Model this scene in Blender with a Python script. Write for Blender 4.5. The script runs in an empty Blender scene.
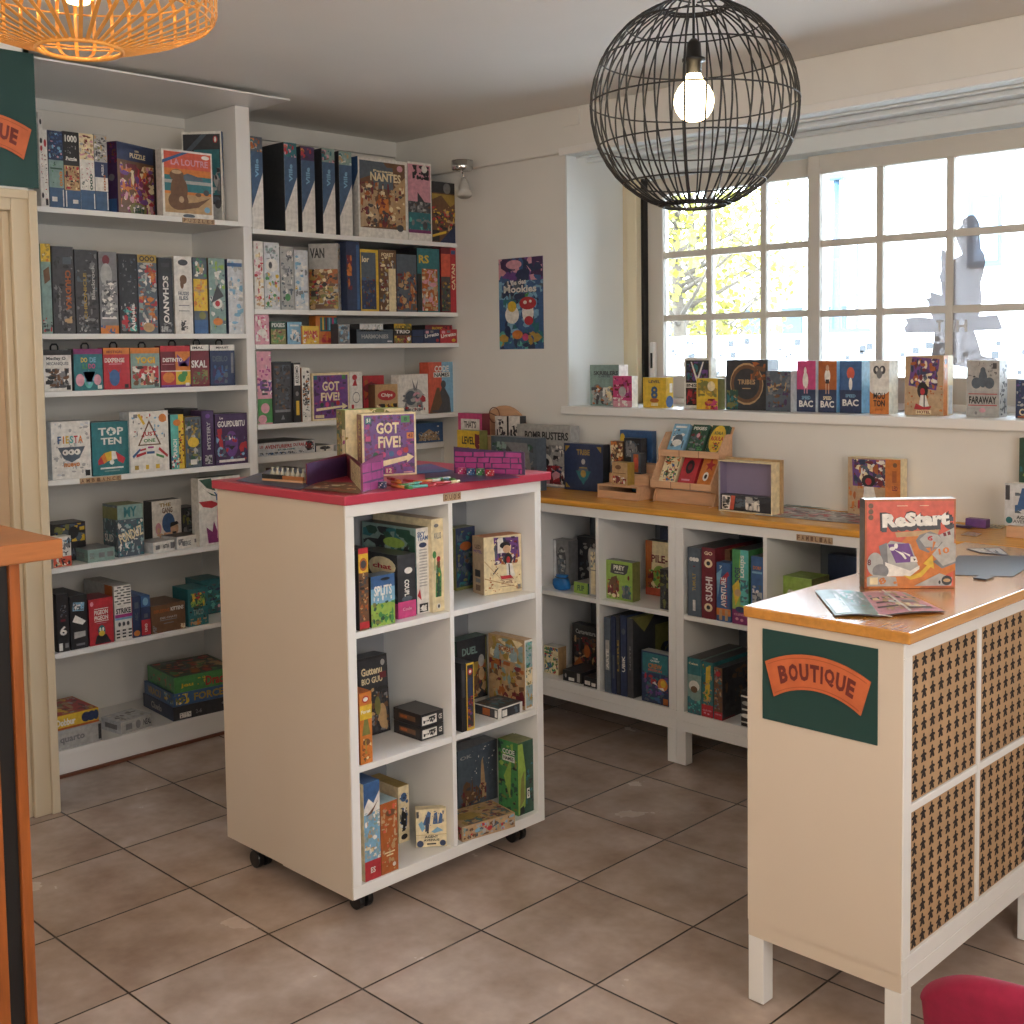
import bpy, math, random
from mathutils import Vector, Matrix
SC=bpy.context.scene; COL=SC.collection
R=math.radians; T=.408
# ---------------------------------------------------------------- camera solved from the floor tile grid
CF,CPY,CYAW,CPIT,CROL=1191.026,427.753,-.77929,.06517,-.01394
CC=Vector((5.58993,-4.29984,3.85372))*T
def _axes():
    y,p,r=CYAW,CPIT,CROL
    f=Vector((math.sin(y)*math.cos(p),math.cos(y)*math.cos(p),-math.sin(p)))
    rt=Vector((math.cos(y),-math.sin(y),0)); up=rt.cross(f)
    return math.cos(r)*rt+math.sin(r)*up, -math.sin(r)*rt+math.cos(r)*up, f
CR,CU,CFW=_axes()
def ray(u,v): return CFW+CR*((u-512)/CF)-CU*((v-CPY)/CF)
def on(ax,val,u,v):
    d=ray(u,v); return CC+d*((val-CC[ax])/d[ax])
cam=bpy.data.cameras.new('camera'); camo=bpy.data.objects.new('camera',cam); COL.objects.link(camo)
M3=Matrix((CR,CU,-CFW)).transposed(); camo.matrix_world=Matrix.Translation(CC)@M3.to_4x4()
cam.sensor_width=36; cam.lens=CF*36/1024; cam.shift_y=(CPY-512)/1024; cam.clip_start=.02
SC.camera=camo
# ---------------------------------------------------------------- materials
def lin(c):
    return tuple((x/12.92 if x<=.04045 else ((x+.055)/1.055)**2.4) for x in c)
def hexc(h): return lin(tuple(int(h[i:i+2],16)/255 for i in (0,2,4)))
MATS={}
def mat(name,h,rough=.5,var=.04,scale=8,bump=0,metal=0,spec=.5,stretch=None,emit=0,trans=0,coat=0):
    if name in MATS: return MATS[name]
    m=bpy.data.materials.new(name); m.use_nodes=True; nt=m.node_tree; b=nt.nodes['Principled BSDF']
    c=hexc(h)+(1,)
    b.inputs['Roughness'].default_value=rough; b.inputs['Metallic'].default_value=metal
    b.inputs['Specular IOR Level'].default_value=spec; b.inputs['Coat Weight'].default_value=coat; b.inputs['Coat Roughness'].default_value=.2
    tc=nt.nodes.new('ShaderNodeTexCoord'); mp=nt.nodes.new('ShaderNodeMapping'); nz=nt.nodes.new('ShaderNodeTexNoise')
    nz.inputs['Scale'].default_value=scale; nz.inputs['Detail'].default_value=5
    if stretch: mp.inputs['Scale'].default_value=stretch
    nt.links.new(tc.outputs['Object'],mp.inputs[0]); nt.links.new(mp.outputs[0],nz.inputs['Vector'])
    rp=nt.nodes.new('ShaderNodeValToRGB')
    rp.color_ramp.elements[0].position=.3; rp.color_ramp.elements[1].position=.7
    rp.color_ramp.elements[0].color=tuple(max(0,x*(1-var*2)) for x in c[:3])+(1,)
    rp.color_ramp.elements[1].color=tuple(min(1,x*(1+var*2)) for x in c[:3])+(1,)
    nt.links.new(nz.outputs['Fac'],rp.inputs[0]); nt.links.new(rp.outputs[0],b.inputs['Base Color'])
    if bump:
        bp=nt.nodes.new('ShaderNodeBump'); bp.inputs['Strength'].default_value=bump; bp.inputs['Distance'].default_value=.002
        nt.links.new(nz.outputs['Fac'],bp.inputs['Height']); nt.links.new(bp.outputs[0],b.inputs['Normal'])
    if emit:
        b.inputs['Emission Color'].default_value=c; b.inputs['Emission Strength'].default_value=emit
    MATS[name]=m; return m
wall_m=mat('wall_paint','e8e6e0',.75,.015,3,.15)
ceil_m=mat('ceiling_paint','e9e6e0',.8,.01,2)
white_m=mat('white_laminate','eeedea',.32,.01,2)
backp_m=mat('back_panel_paint','ece8e0',.5,.01,3)
shaded_white_m=mat('white_laminate_shaded','cdbfae',.38,.01,2)  # white laminate with the island end's dimmer light mixed into the colour
warmlit_white_m=mat('white_laminate_warmlit','dccdba',.38,.01,2)  # white laminate with the desk end's warm lamplight mixed into the colour
reveal_m=mat('reveal_paint','e9eeee',.6,.01,3)
door_m=mat('door_paint','cdbfa4',.35,.015,4)
sash_m=mat('window_frame_paint','cfc9be',.45,.01,4)
trim_m=mat('cream_trim','e3d6b8',.45,.01,4)
beech_m=mat('beech_top','d99a3c',.22,.10,6,0,stretch=(1,14,14))
desk_m=mat('desk_top','c98a3c',.24,.06,6,0,stretch=(14,1,14),coat=1)
ply_m=mat('plywood','d0a581',.6,.05,10,stretch=(1,8,8))
kraft_m=mat('kraft_board','b99670',.75,.04,12)
red_m=mat('red_top','b2334a',.3,.03,5)
pine_m=mat('pine_orange','a8683a',.35,.12,5,stretch=(1,1,9))
pinev_m=mat('pine_orange_upright','9c5422',.35,.15,5,stretch=(9,9,1))
black_m=mat('black_plastic','141415',.4,.02,6)
cage_m=mat('black_rattan','17181b',.5,.03,20)
dark_m=mat('dark_cutout','2a1f1a',.9,.05,12)
rattan_m=mat('amber_rattan','dd9c48',.5,.06,20)
chrome_m=mat('chrome','c9c9c9',.15,.01,4,metal=1)
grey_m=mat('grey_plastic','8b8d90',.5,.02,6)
chair_m=mat('magenta_fabric','8c0f36',.85,.05,60,.4)
green_m=mat('sign_green','19403c',.55,.03,4)
brown_m=mat('brown_plinth','6e3f2a',.5,.05,8)
conc_m=mat('render_white','e8e6e2',.8,.02,2)
pave_m=mat('paving','b9b5ae',.85,.04,2)
bark_m=mat('bark','4a4238',.9,.08,10)
bluef_m=mat('blue_grey_metal','34495a',.5,.02,4)
purple_in=mat('lilac_card','8c7f98',.6,.03,5)
def print_mat():
    m=bpy.data.materials.new('printed_card'); m.use_nodes=True; nt=m.node_tree; b=nt.nodes['Principled BSDF']
    at=nt.nodes.new('ShaderNodeAttribute'); at.attribute_name='Col'
    tc=nt.nodes.new('ShaderNodeTexCoord'); nz=nt.nodes.new('ShaderNodeTexNoise'); nz.inputs['Scale'].default_value=55; nz.inputs['Detail'].default_value=4
    nt.links.new(tc.outputs['Object'],nz.inputs['Vector'])
    mr=nt.nodes.new('ShaderNodeMapRange'); mr.inputs[1].default_value=.3; mr.inputs[2].default_value=.7; mr.inputs[3].default_value=.8; mr.inputs[4].default_value=1.12
    nt.links.new(nz.outputs['Fac'],mr.inputs[0])
    vm=nt.nodes.new('ShaderNodeVectorMath'); vm.operation='SCALE'
    nt.links.new(at.outputs['Color'],vm.inputs[0]); nt.links.new(mr.outputs[0],vm.inputs['Scale'])
    nt.links.new(vm.outputs[0],b.inputs['Base Color']); b.inputs['Roughness'].default_value=.34
    return m
print_m=print_mat()
def floor_mat():
    m=bpy.data.materials.new('floor_tiles'); m.use_nodes=True; nt=m.node_tree; b=nt.nodes['Principled BSDF']; N=nt.nodes.new; Lk=nt.links.new
    tc=N('ShaderNodeTexCoord'); sx=N('ShaderNodeSeparateXYZ'); Lk(tc.outputs['Object'],sx.inputs[0])
    outs=[];ids=[]
    for k in range(2):
        dv=N('ShaderNodeMath'); dv.operation='DIVIDE'; dv.inputs[1].default_value=T; Lk(sx.outputs[k],dv.inputs[0])
        fr=N('ShaderNodeMath'); fr.operation='FRACT'; Lk(dv.outputs[0],fr.inputs[0])
        fl=N('ShaderNodeMath'); fl.operation='FLOOR'; Lk(dv.outputs[0],fl.inputs[0]); ids.append(fl)
        sb=N('ShaderNodeMath'); sb.operation='SUBTRACT'; sb.inputs[1].default_value=.5; Lk(fr.outputs[0],sb.inputs[0])
        ab=N('ShaderNodeMath'); ab.operation='ABSOLUTE'; Lk(sb.outputs[0],ab.inputs[0]); outs.append(ab)
    mx=N('ShaderNodeMath'); mx.operation='MAXIMUM'; Lk(outs[0].outputs[0],mx.inputs[0]); Lk(outs[1].outputs[0],mx.inputs[1])
    gr=N('ShaderNodeMapRange'); gr.interpolation_type='SMOOTHSTEP'; gr.inputs[1].default_value=.490; gr.inputs[2].default_value=.4965; Lk(mx.outputs[0],gr.inputs[0])
    cv=N('ShaderNodeCombineXYZ'); Lk(ids[0].outputs[0],cv.inputs[0]); Lk(ids[1].outputs[0],cv.inputs[1])
    wn=N('ShaderNodeTexWhiteNoise'); Lk(cv.outputs[0],wn.inputs['Vector'])
    vm=N('ShaderNodeVectorMath'); vm.operation='ADD'; Lk(tc.outputs['Object'],vm.inputs[0]); Lk(wn.outputs['Color'],vm.inputs[1])
    n1=N('ShaderNodeTexNoise'); n1.inputs['Scale'].default_value=5; n1.inputs['Detail'].default_value=8; n1.inputs['Roughness'].default_value=.5; Lk(vm.outputs[0],n1.inputs['Vector'])
    n2=N('ShaderNodeTexNoise'); n2.inputs['Scale'].default_value=30; n2.inputs['Detail'].default_value=2; Lk(vm.outputs[0],n2.inputs['Vector'])
    r1=N('ShaderNodeValToRGB'); e=r1.color_ramp.elements; e[0].position=.25; e[0].color=hexc('957f70')+(1,); e[1].position=.75; e[1].color=hexc('c2b0a4')+(1,)
    Lk(n1.outputs['Fac'],r1.inputs[0])
    r2=N('ShaderNodeMapRange'); r2.inputs[1].default_value=.3; r2.inputs[2].default_value=.7; r2.inputs[3].default_value=.94; r2.inputs[4].default_value=1.05; Lk(n2.outputs['Fac'],r2.inputs[0])
    r3=N('ShaderNodeMapRange'); r3.inputs[3].default_value=.92; r3.inputs[4].default_value=1.06; Lk(wn.outputs['Value'],r3.inputs[0])
    mu=N('ShaderNodeMath'); mu.operation='MULTIPLY'; Lk(r2.outputs[0],mu.inputs[0]); Lk(r3.outputs[0],mu.inputs[1])
    sc=N('ShaderNodeVectorMath'); sc.operation='SCALE'; Lk(r1.outputs[0],sc.inputs[0]); Lk(mu.outputs[0],sc.inputs['Scale'])
    mi=N('ShaderNodeMix'); mi.data_type='RGBA'; Lk(gr.outputs[0],mi.inputs['Factor']); Lk(sc.outputs[0],mi.inputs['A']); mi.inputs['B'].default_value=hexc('3a2e27')+(1,)
    Lk(mi.outputs['Result'],b.inputs['Base Color'])
    rr=N('ShaderNodeMapRange'); rr.inputs[3].default_value=.26; rr.inputs[4].default_value=.28; Lk(n1.outputs['Fac'],rr.inputs[0]); Lk(rr.outputs[0],b.inputs['Roughness'])
    bp=N('ShaderNodeBump'); bp.inputs['Strength'].default_value=.5; bp.inputs['Distance'].default_value=.002; bp.invert=True; Lk(gr.outputs[0],bp.inputs['Height']); Lk(bp.outputs[0],b.inputs['Normal'])
    return m
floor_m=floor_mat()
def glass_mat(name,tint,fac=.06):
    m=bpy.data.materials.new(name); m.use_nodes=True; nt=m.node_tree; nt.nodes.clear(); N=nt.nodes.new
    o=N('ShaderNodeOutputMaterial'); tr=N('ShaderNodeBsdfTransparent'); tr.inputs[0].default_value=tint+(1,)
    gl=N('ShaderNodeBsdfGlossy'); gl.inputs['Roughness'].default_value=.03; mx=N('ShaderNodeMixShader'); fr=N('ShaderNodeFresnel'); fr.inputs[0].default_value=1.45
    nt.links.new(fr.outputs[0],mx.inputs[0]); nt.links.new(tr.outputs[0],mx.inputs[1]); nt.links.new(gl.outputs[0],mx.inputs[2]); nt.links.new(mx.outputs[0],o.inputs[0]); return m
glass_m=glass_mat('window_glass',(.97,.985,.98))
def film_mat():
    m=bpy.data.materials.new('translucent_film'); m.use_nodes=True; nt=m.node_tree; nt.nodes.clear(); N=nt.nodes.new
    o=N('ShaderNodeOutputMaterial'); tr=N('ShaderNodeBsdfTransparent'); tr.inputs[0].default_value=(.36,.35,.36,1)
    df=N('ShaderNodeBsdfDiffuse'); df.inputs[0].default_value=(.55,.55,.58,1); mx=N('ShaderNodeMixShader'); mx.inputs[0].default_value=.45
    nt.links.new(tr.outputs[0],mx.inputs[1]); nt.links.new(df.outputs[0],mx.inputs[2]); nt.links.new(mx.outputs[0],o.inputs[0]); return m
film_m=film_mat()
def emit_mat(name,h,s):
    m=bpy.data.materials.new(name); m.use_nodes=True; b=m.node_tree.nodes['Principled BSDF']
    b.inputs['Base Color'].default_value=hexc(h)+(1,); b.inputs['Emission Color'].default_value=hexc(h)+(1,); b.inputs['Emission Strength'].default_value=s; return m
bulb_m=emit_mat('lit_bulb','ffe2b0',14)
bulb2_m=emit_mat('lit_bulb_amber','ffd08a',14)
PAL={'f':'34557c','w':'eeeae2','k':'17171b','g':'7d7d80','G':'b9b8b4','d':'3a3b40','r':'c0222c','R':'6e1420','o':'e07a28','O':'b5561c','y':'f0c22e','Y':'b08d34','n':'3e8e46','N':'1f4a38','l':'9bc04a',
'b':'2f5a94','B':'1c2b52','c':'7fb9dc','C':'1f6f78','t':'5bc2b8','p':'d63c7c','P':'e8a0b0','v':'6a3a8c','V':'3a1f4e','m':'a82c7c','M':'7d1f5e','u':'6a4428','U':'c9a06c','i':'f0dfb4','s':'e8b890','e':'4c5a68','a':'9db8be','q':'c8a57c','z':'7c7b3a','S':'e2553a','D':'26282e','L':'d6d9dc','A':'88a8a0'}
def muted(h,k=.2):
    c=[int(h[i:i+2],16)/255 for i in (0,2,4)]; g=.5; return lin(tuple(x*(1-k)+g*k for x in c))+(1,)
PL={k:muted(v,.06 if k in 'wLi' else .2) for k,v in PAL.items()}
# ---------------------------------------------------------------- mesh collector
class MB:
    def __init__(s): s.v=[];s.f=[];s.c=[];s.m=[];s.sm=[]
    def add(s,vs,fs,c='w',mi=0,smooth=False):
        n=len(s.v); s.v+= [tuple(p) for p in vs]; s.f+=[tuple(i+n for i in f) for f in fs]; s.c+=[c]*len(vs); s.m+=[mi]*len(fs); s.sm+=[smooth]*len(fs); return s
    def box(s,x0,y0,z0,x1,y1,z1,c='w',mi=0):
        v=[(x0,y0,z0),(x1,y0,z0),(x1,y1,z0),(x0,y1,z0),(x0,y0,z1),(x1,y0,z1),(x1,y1,z1),(x0,y1,z1)]
        return s.add(v,[(0,3,2,1),(4,5,6,7),(0,1,5,4),(1,2,6,5),(2,3,7,6),(3,0,4,7)],c,mi)
    def tube(s,pts,r,n=6,c='k',mi=0,closed=False,cap=True):
        pts=[Vector(p) for p in pts]; k=len(pts); vs=[]; up=Vector((0,0,1)); ref=None
        for i,p in enumerate(pts):
            a=pts[(i-1)%k] if (closed or i>0) else p; b=pts[(i+1)%k] if (closed or i<k-1) else p
            t=(b-a).normalized()
            if ref is None: ref=t.orthogonal().normalized()
            ref=(ref-t*ref.dot(t)).normalized(); q=t.cross(ref); rr=r[i] if isinstance(r,(list,tuple)) else r
            for j in range(n): an=2*math.pi*j/n; vs.append(p+ref*(rr*math.cos(an))+q*(rr*math.sin(an)))
        fs=[]
        for i in range(k if closed else k-1):
            for j in range(n): a=i*n+j; b=i*n+(j+1)%n; i2=((i+1)%k)*n; fs.append((a,b,i2+(j+1)%n,i2+j))
        if cap and not closed: fs.append(tuple(reversed(range(n)))); fs.append(tuple((k-1)*n+j for j in range(n)))
        return s.add(vs,fs,c,mi,True)
    def lathe(s,prof,cx,cy,n=24,c='w',mi=0,smooth=True):
        vs=[];fs=[]
        for r,z in prof:
            for j in range(n): a=2*math.pi*j/n; vs.append((cx+r*math.cos(a),cy+r*math.sin(a),z))
        for i in range(len(prof)-1):
            for j in range(n): fs.append((i*n+j,i*n+(j+1)%n,(i+1)*n+(j+1)%n,(i+1)*n+j))
        fs.append(tuple(reversed(range(n)))); fs.append(tuple((len(prof)-1)*n+j for j in range(n)))
        return s.add(vs,fs,c,mi,smooth)
    def prism(s,poly,z0,z1,fn,c='w',mi=0):
        n=len(poly); vs=[fn(a,b,z0) for a,b in poly]+[fn(a,b,z1) for a,b in poly]
        fs=[tuple(range(n))[::-1],tuple(range(n,2*n))]+[(i,(i+1)%n,n+(i+1)%n,n+i) for i in range(n)]
        return s.add(vs,fs,c,mi)
    def build(s,name,mats,parent=None,loc=None,bevel=0,rz=0):
        me=bpy.data.meshes.new(name)
        if parent is not None and loc is None: o_=Vector(parent['_o'])
        else: o_=Vector(loc) if loc is not None else Vector((0,0,0))
        me.from_pydata([(a-o_.x,b-o_.y,c-o_.z) for a,b,c in s.v],[],s.f)
        if not isinstance(mats,(list,tuple)): mats=[mats]
        for m in mats: me.materials.append(m)
        me.polygons.foreach_set('material_index',s.m); me.polygons.foreach_set('use_smooth',s.sm)
        ca=me.attributes.new('Col','FLOAT_COLOR','POINT')
        fl=[]
        for c in s.c: fl+=list(PL[c])
        ca.data.foreach_set('color',fl)
        me.update()
        o=bpy.data.objects.new(name,me); COL.objects.link(o)
        if parent is not None: o.parent=parent; o['_o']=tuple(o_)
        else: o.location=o_
        if bevel:
            b=o.modifiers.new('bevel','BEVEL'); b.width=bevel; b.segments=2; b.limit_method='ANGLE'; b.angle_limit=R(50)
        return o
LABELS=set()
def tag(o,label,cat,group=None):
    n=len(label.split())
    if not 4<=n<=16: print('LABEL',n,label)
    if label in LABELS and not group: print('DUP',label)
    LABELS.add(label); o['label']=label; o['category']=cat
    if group: o['group']=group
    return o
def empty(name,loc,label=None,cat=None,group=None,rz=0):
    o=bpy.data.objects.new(name,None); COL.objects.link(o); o.location=loc; o.rotation_euler.z=rz; o['_o']=tuple(loc); o.empty_display_size=.05
    if label: tag(o,label,cat,group)
    return o
def local_empty(name,loc,label,cat,group=None,rz=0,rx=0):   # children are built in local coordinates
    o=empty(name,loc,label,cat,group,rz); o['_o']=(0,0,0); o.rotation_euler.x=rx; return o
def struct(o): o['kind']='structure'; return o
# ---------------------------------------------------------------- lettering and print
_tx={}
def text_mesh(s,off=.032):
    if (s,off) in _tx: return _tx[(s,off)]
    cu=bpy.data.curves.new('lettering','FONT'); cu.body=s; cu.resolution_u=2; cu.offset=off; cu.size=1
    ob=bpy.data.objects.new('lettering',cu); me=bpy.data.meshes.new_from_object(ob)
    vs=[(v.co.x,v.co.y) for v in me.vertices]; fs=[tuple(p.vertices) for p in me.polygons]
    if not vs: vs=[(0,0),(1,0),(1,1)]; fs=[(0,1,2)]
    x0=min(a for a,b in vs);x1=max(a for a,b in vs);y0=min(b for a,b in vs);y1=max(b for a,b in vs)
    vs=[((a-x0)/max(1e-6,x1-x0)-.5,(b-y0)/max(1e-6,y1-y0)-.5) for a,b in vs]
    bpy.data.objects.remove(ob); bpy.data.curves.remove(cu); bpy.data.meshes.remove(me)
    _tx[(s,off)]=(vs,fs); return vs,fs
def draw(mb,spec,w,h,fn,e0=.0004,mi=0):
    """spec: 'op args;op args'. fn(a,b,off) maps metres on the face to a point."""
    e=e0; f0=fn
    fn=lambda a,b,e: f0(min(max(a,0),w),min(max(b,0),h),e)
    for it in spec.split(';'):
        tk=it.split()
        if not tk: continue
        op=tk[0]; 
        if op=='r':
            x0,y0,x1,y1=[float(q) for q in tk[1:5]]; mb.add([fn(x0*w,y0*h,e),fn(x1*w,y0*h,e),fn(x1*w,y1*h,e),fn(x0*w,y1*h,e)],[(0,1,2,3)],tk[5],mi)
        elif op=='e':
            cx,cy,rx,ry=[float(q) for q in tk[1:5]]; n=18
            mb.add([fn((cx+rx*math.cos(2*math.pi*i/n))*w,(cy+ry*math.sin(2*math.pi*i/n))*h,e) for i in range(n)],[tuple(range(n))],tk[5],mi)
        elif op=='p':
            q=[float(a) for a in tk[2:]]; pts=[(q[i],q[i+1]) for i in range(0,len(q),2)]
            mb.add([fn(a*w,b*h,e) for a,b in pts],[tuple(range(len(pts)))],tk[1],mi)
        elif op in 'tT':   # t TEXT cx cy w h col [rot]
            cx,cy,tw,th=[float(q) for q in tk[2:6]]; rot=R(float(tk[7])) if len(tk)>7 else 0
            vs,fs=text_mesh(tk[1].replace('_',' '),.032 if op=='t' else .06)
            if abs(math.sin(rot))>.7: W,H=th*h,tw*w
            else: W,H=tw*w,th*h
            cr,sr=math.cos(rot),math.sin(rot)
            mb.add([fn(cx*w+a*W*cr-b*H*sr,cy*h+a*W*sr+b*H*cr,e) for a,b in vs],fs,tk[6],mi)
        elif op=='n':   # n seed count x0 y0 x1 y1 size colours : scattered little shapes
            rd=random.Random(int(tk[1])); x0,y0,x1,y1,sz=[float(q) for q in tk[3:8]]
            for i in range(int(int(tk[2])*2.4)):
                a=rd.uniform(x0,x1)*w; b=rd.uniform(y0,y1)*h; s_=sz*min(w,h)*rd.uniform(.3,1.15); k=rd.randint(4,7); ph=rd.uniform(0,6); asp=rd.uniform(.5,1.6)
                pts=[]
                for j in range(k):
                    an=ph+2*math.pi*j/k; rr=s_*rd.uniform(.6,1.1); pa=min(max(a+rr*math.cos(an)*asp,x0*w),x1*w); pb=min(max(b+rr*math.sin(an)/asp,y0*h),y1*h); pts.append(fn(pa,pb,e+i*4e-7))
                mb.add(pts,[tuple(range(k))],rd.choice(tk[8]),mi)
            e+=int(tk[2])*2.4*4e-7
        e+=.00012
def faces(w,d,h):
    return {'F':(w,h,lambda a,b,e:(a,-e,b)),'L':(d,h,lambda a,b,e:(-e,d-a,b)),'R':(d,h,lambda a,b,e:(w+e,a,b)),'T':(w,d,lambda a,b,e:(a,b,h+e)),'B':(w,h,lambda a,b,e:(w-a,d+e,b))}
def plan_w(P0,dv,u,v):
    r=ray(u,v); c=CC
    # P0+w*dv = c+t*r in plan
    det=dv.x*(-r.y)+dv.y*r.x
    bx,by=c.x-P0.x,c.y-P0.y
    return (bx*(-r.y)+by*r.x)/det
PLACE=''; CELLS=[]
def gb(desc,u0,u1,vt,F='',bg='w',L='',Tp='',Rt='',d=.2,z=0,ax=0,pl=None,dr=0,lean=0,vb=None,h=None,w=None,sc=None,name='game_box',cat='game box',lid=False,place=None,group=None,tc=None,rc=None,back='',full=None,tab=0):
    """one boxed game; front face lower left corner found on its shelf, the rest from its own size"""
    if vb is None: P0=on(ax,pl,u0,vt); hh=P0.z-z
    else:
        P0=on(2,z,u0,vb); r=ray(u0,vt); q=Vector((P0.x-CC.x,P0.y-CC.y)); rr=Vector((r.x,r.y)); t=q.dot(rr)/rr.dot(rr); hh=CC.z+r.z*t-z
    if h: hh=h
    ang=R((90 if ax==0 else 0)+dr); dv=Vector((math.cos(ang),math.sin(ang)))
    ww=w or plan_w(P0,dv,u1,vt)
    ww=max(.008,ww-.0012)
    if not dr and not lean:                                  # keep the box inside its own compartment
        a0=P0.y if ax==0 else P0.x
        for (cax,lo,hi,zlo,zhi,back_) in CELLS:
            if cax==ax and lo<a0+ww/2<hi and zlo-.01<z<zhi and abs(back_-(P0.x if ax==0 else P0.y))<.5:
                s0=max(a0,lo+.0008); e0=min(a0+ww,hi-.0008); ww=e0-s0; a0=s0; hh=min(hh,zhi-z-.002)
                if ax==0: P0.y=a0; d=min(d,P0.x-back_-.001)
                else: P0.x=a0; d=min(d,back_-P0.y-.001)
                break
    sc=sc or bg; tc=tc or sc
    fc=faces(ww,d,hh)
    def body(mb,y0,y1,inset=0):
        i=inset
        X0,X1,Y0,Y1,Z0,Z1=i,ww-i,y0,y1,i*.5,hh-i
        mb.add([(X0,Y0,Z0),(X1,Y0,Z0),(X1,Y0,Z1),(X0,Y0,Z1)],[(0,1,2,3)],bg)
        mb.add([(X1,Y1,Z0),(X0,Y1,Z0),(X0,Y1,Z1),(X1,Y1,Z1)],[(0,1,2,3)],back or bg)
        mb.add([(X0,Y1,Z0),(X0,Y0,Z0),(X0,Y0,Z1),(X0,Y1,Z1)],[(0,1,2,3)],sc)
        mb.add([(X1,Y0,Z0),(X1,Y1,Z0),(X1,Y1,Z1),(X1,Y0,Z1)],[(0,1,2,3)],rc or sc)
        mb.add([(X0,Y0,Z1),(X1,Y0,Z1),(X1,Y1,Z1),(X0,Y1,Z1)],[(0,1,2,3)],tc)
        mb.add([(X0,Y0,Z0),(X0,Y1,Z0),(X1,Y1,Z0),(X1,Y0,Z0)],[(0,1,2,3)],sc)
    lab=full or (desc+' '+(place or PLACE))
    loc=(P0.x,P0.y,z+.0006)
    def art(mb):
        for k,sp in (('F',F),('L',L),('T',Tp),('R',Rt)):
            if sp: draw(mb,sp,fc[k][0],fc[k][1],fc[k][2])
    if lid:
        o=local_empty(name,loc,lab,cat,group,ang)
        mb=MB(); body(mb,0,d*.86); art(mb); mb.build('lid',print_m,o)
        mb=MB(); body(mb,d*.86,d,.0015); mb.build('base',print_m,o)
    else:
        mb=MB(); body(mb,0,d); art(mb); o=mb.build(name,print_m); o.location=loc; o.rotation_euler.z=ang; tag(o,lab,cat,group)
    if tab:
        o['_o']=(0,0,0); m=MB(); cx=ww*tab; m.tube([(cx-.014,d*.5,hh-.002),(cx-.014,d*.5,hh+.012),(cx-.008,d*.5,hh+.02),(cx+.008,d*.5,hh+.02),(cx+.014,d*.5,hh+.012),(cx+.014,d*.5,hh-.002)],.0035,6); m.build('carry_loop',black_m,o)
    if lean: o.rotation_euler=(R(-lean),0,ang); o.location.z+=d*math.sin(R(lean))
    return o
WORLD,E_FRONT,E_SIDE,E_GLOBE,E_RAT,E_R0,E_R1,E_R2,EXPO=26,3,57,10,85,50,8,27,0
# ================================================================ the room
XW=-1.69; XB=-2.40; YW=2.2; CZ=2.62; XR=3.7; YB=-4.6; YG=2.6; YO=2.78
struct(MB().box(XB-.2,YB-.2,-.1,XR+.2,YO,0).build('floor',floor_m))
struct(MB().box(XB-.2,YB-.2,CZ,XR+.2,YO,CZ+.1).build('ceiling',ceil_m))
WX0,WX1,SZ,HZ=-1.268,1.75,1.32,2.43      # window recess
w=MB()
w.box(XB-.2,YW,0,WX0,YO,CZ); w.box(WX1,YW,0,XR+.2,YO,CZ); w.box(WX0,YW,0,WX1,YO,SZ-.035); w.box(WX0,YW,HZ,WX1,YO,CZ)
struct(w.build('wall_back',wall_m))
w=MB(); w.box(XB-.2,-.0,0,XB,YW,CZ); struct(w.build('wall_left',wall_m))
# the wall with the door stands forward of the bookcases
w=MB(); w.box(XW-.16,-.09,0,XW-.03,-.0,CZ); w.box(XW-.16,-.98,2.09,XW,-.0,CZ); w.box(XW-.16,YB,0,XW,-.98,CZ); w.box(XB-.2,-.16,0,XW-.16,-.0,CZ)
w.box(XW-.03,-.02,2.13,XW,0,CZ)
struct(w.build('wall_door_side',wall_m))
struct(MB().box(XR,YB,0,XR+.2,YW,CZ).build('wall_right',wall_m))
struct(MB().box(XB-.2,YB-.2,0,XR+.2,YB,CZ).build('wall_front',wall_m))
for nm,(x0,y0,x1,y1,z0,z1) in (('front_fill_frame',(-.85,YB,3.15,YB,.35,2.4)),('window_3',(XR,-3.15,XR,.35,.8,2.3))):  # unseen frames on solid walls without openings; front one added for fill light
    w=MB(); t=.06
    if y0==y1:
        for xx in (x0,(x0+x1)/2-t/2,x1-t): w.box(xx,YB+.0005,z0,xx+t,YB+.05,z1)
        for zz in (z0,z1-t): w.box(x0,YB+.0005,zz,x1,YB+.05,zz+t)
    else:
        for yy in (y0,(y0+y1)/2-t/2,y1-t): w.box(XR-.05,yy,z0,XR-.0005,yy+t,z1)
        for zz in (z0,z1-t): w.box(XR-.05,y0,zz,XR-.0005,y1,zz+t)
    struct(w.build(nm,sash_m))
# ceiling beam over the window wall and the strip at the top of the niche
struct(MB().box(XB,YW-.035,HZ,XR,YW-.0005,CZ).build('trim_1',wall_m,bevel=.006))
struct(MB().box(XB,.0,CZ-.075,XB+.02,YW-.036,CZ-.0005).build('trim_2',wall_m))
struct(MB().box(WX0,YW-.05,HZ-.012,WX1,YW-.036,HZ+.02).build('trim_3',white_m,bevel=.003))
# recess lining
w=MB(); w.box(WX0-.002,YW-.004,SZ,WX0+.006,YG,HZ); w.box(WX0,YW,HZ-.006,WX1,YG,HZ); struct(w.build('trim_4',reveal_m))
struct(MB().box(WX0-.022,YW-.03,SZ-.036,WX1,YG+.02,SZ).build('windowsill',white_m,bevel=.004))
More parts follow.
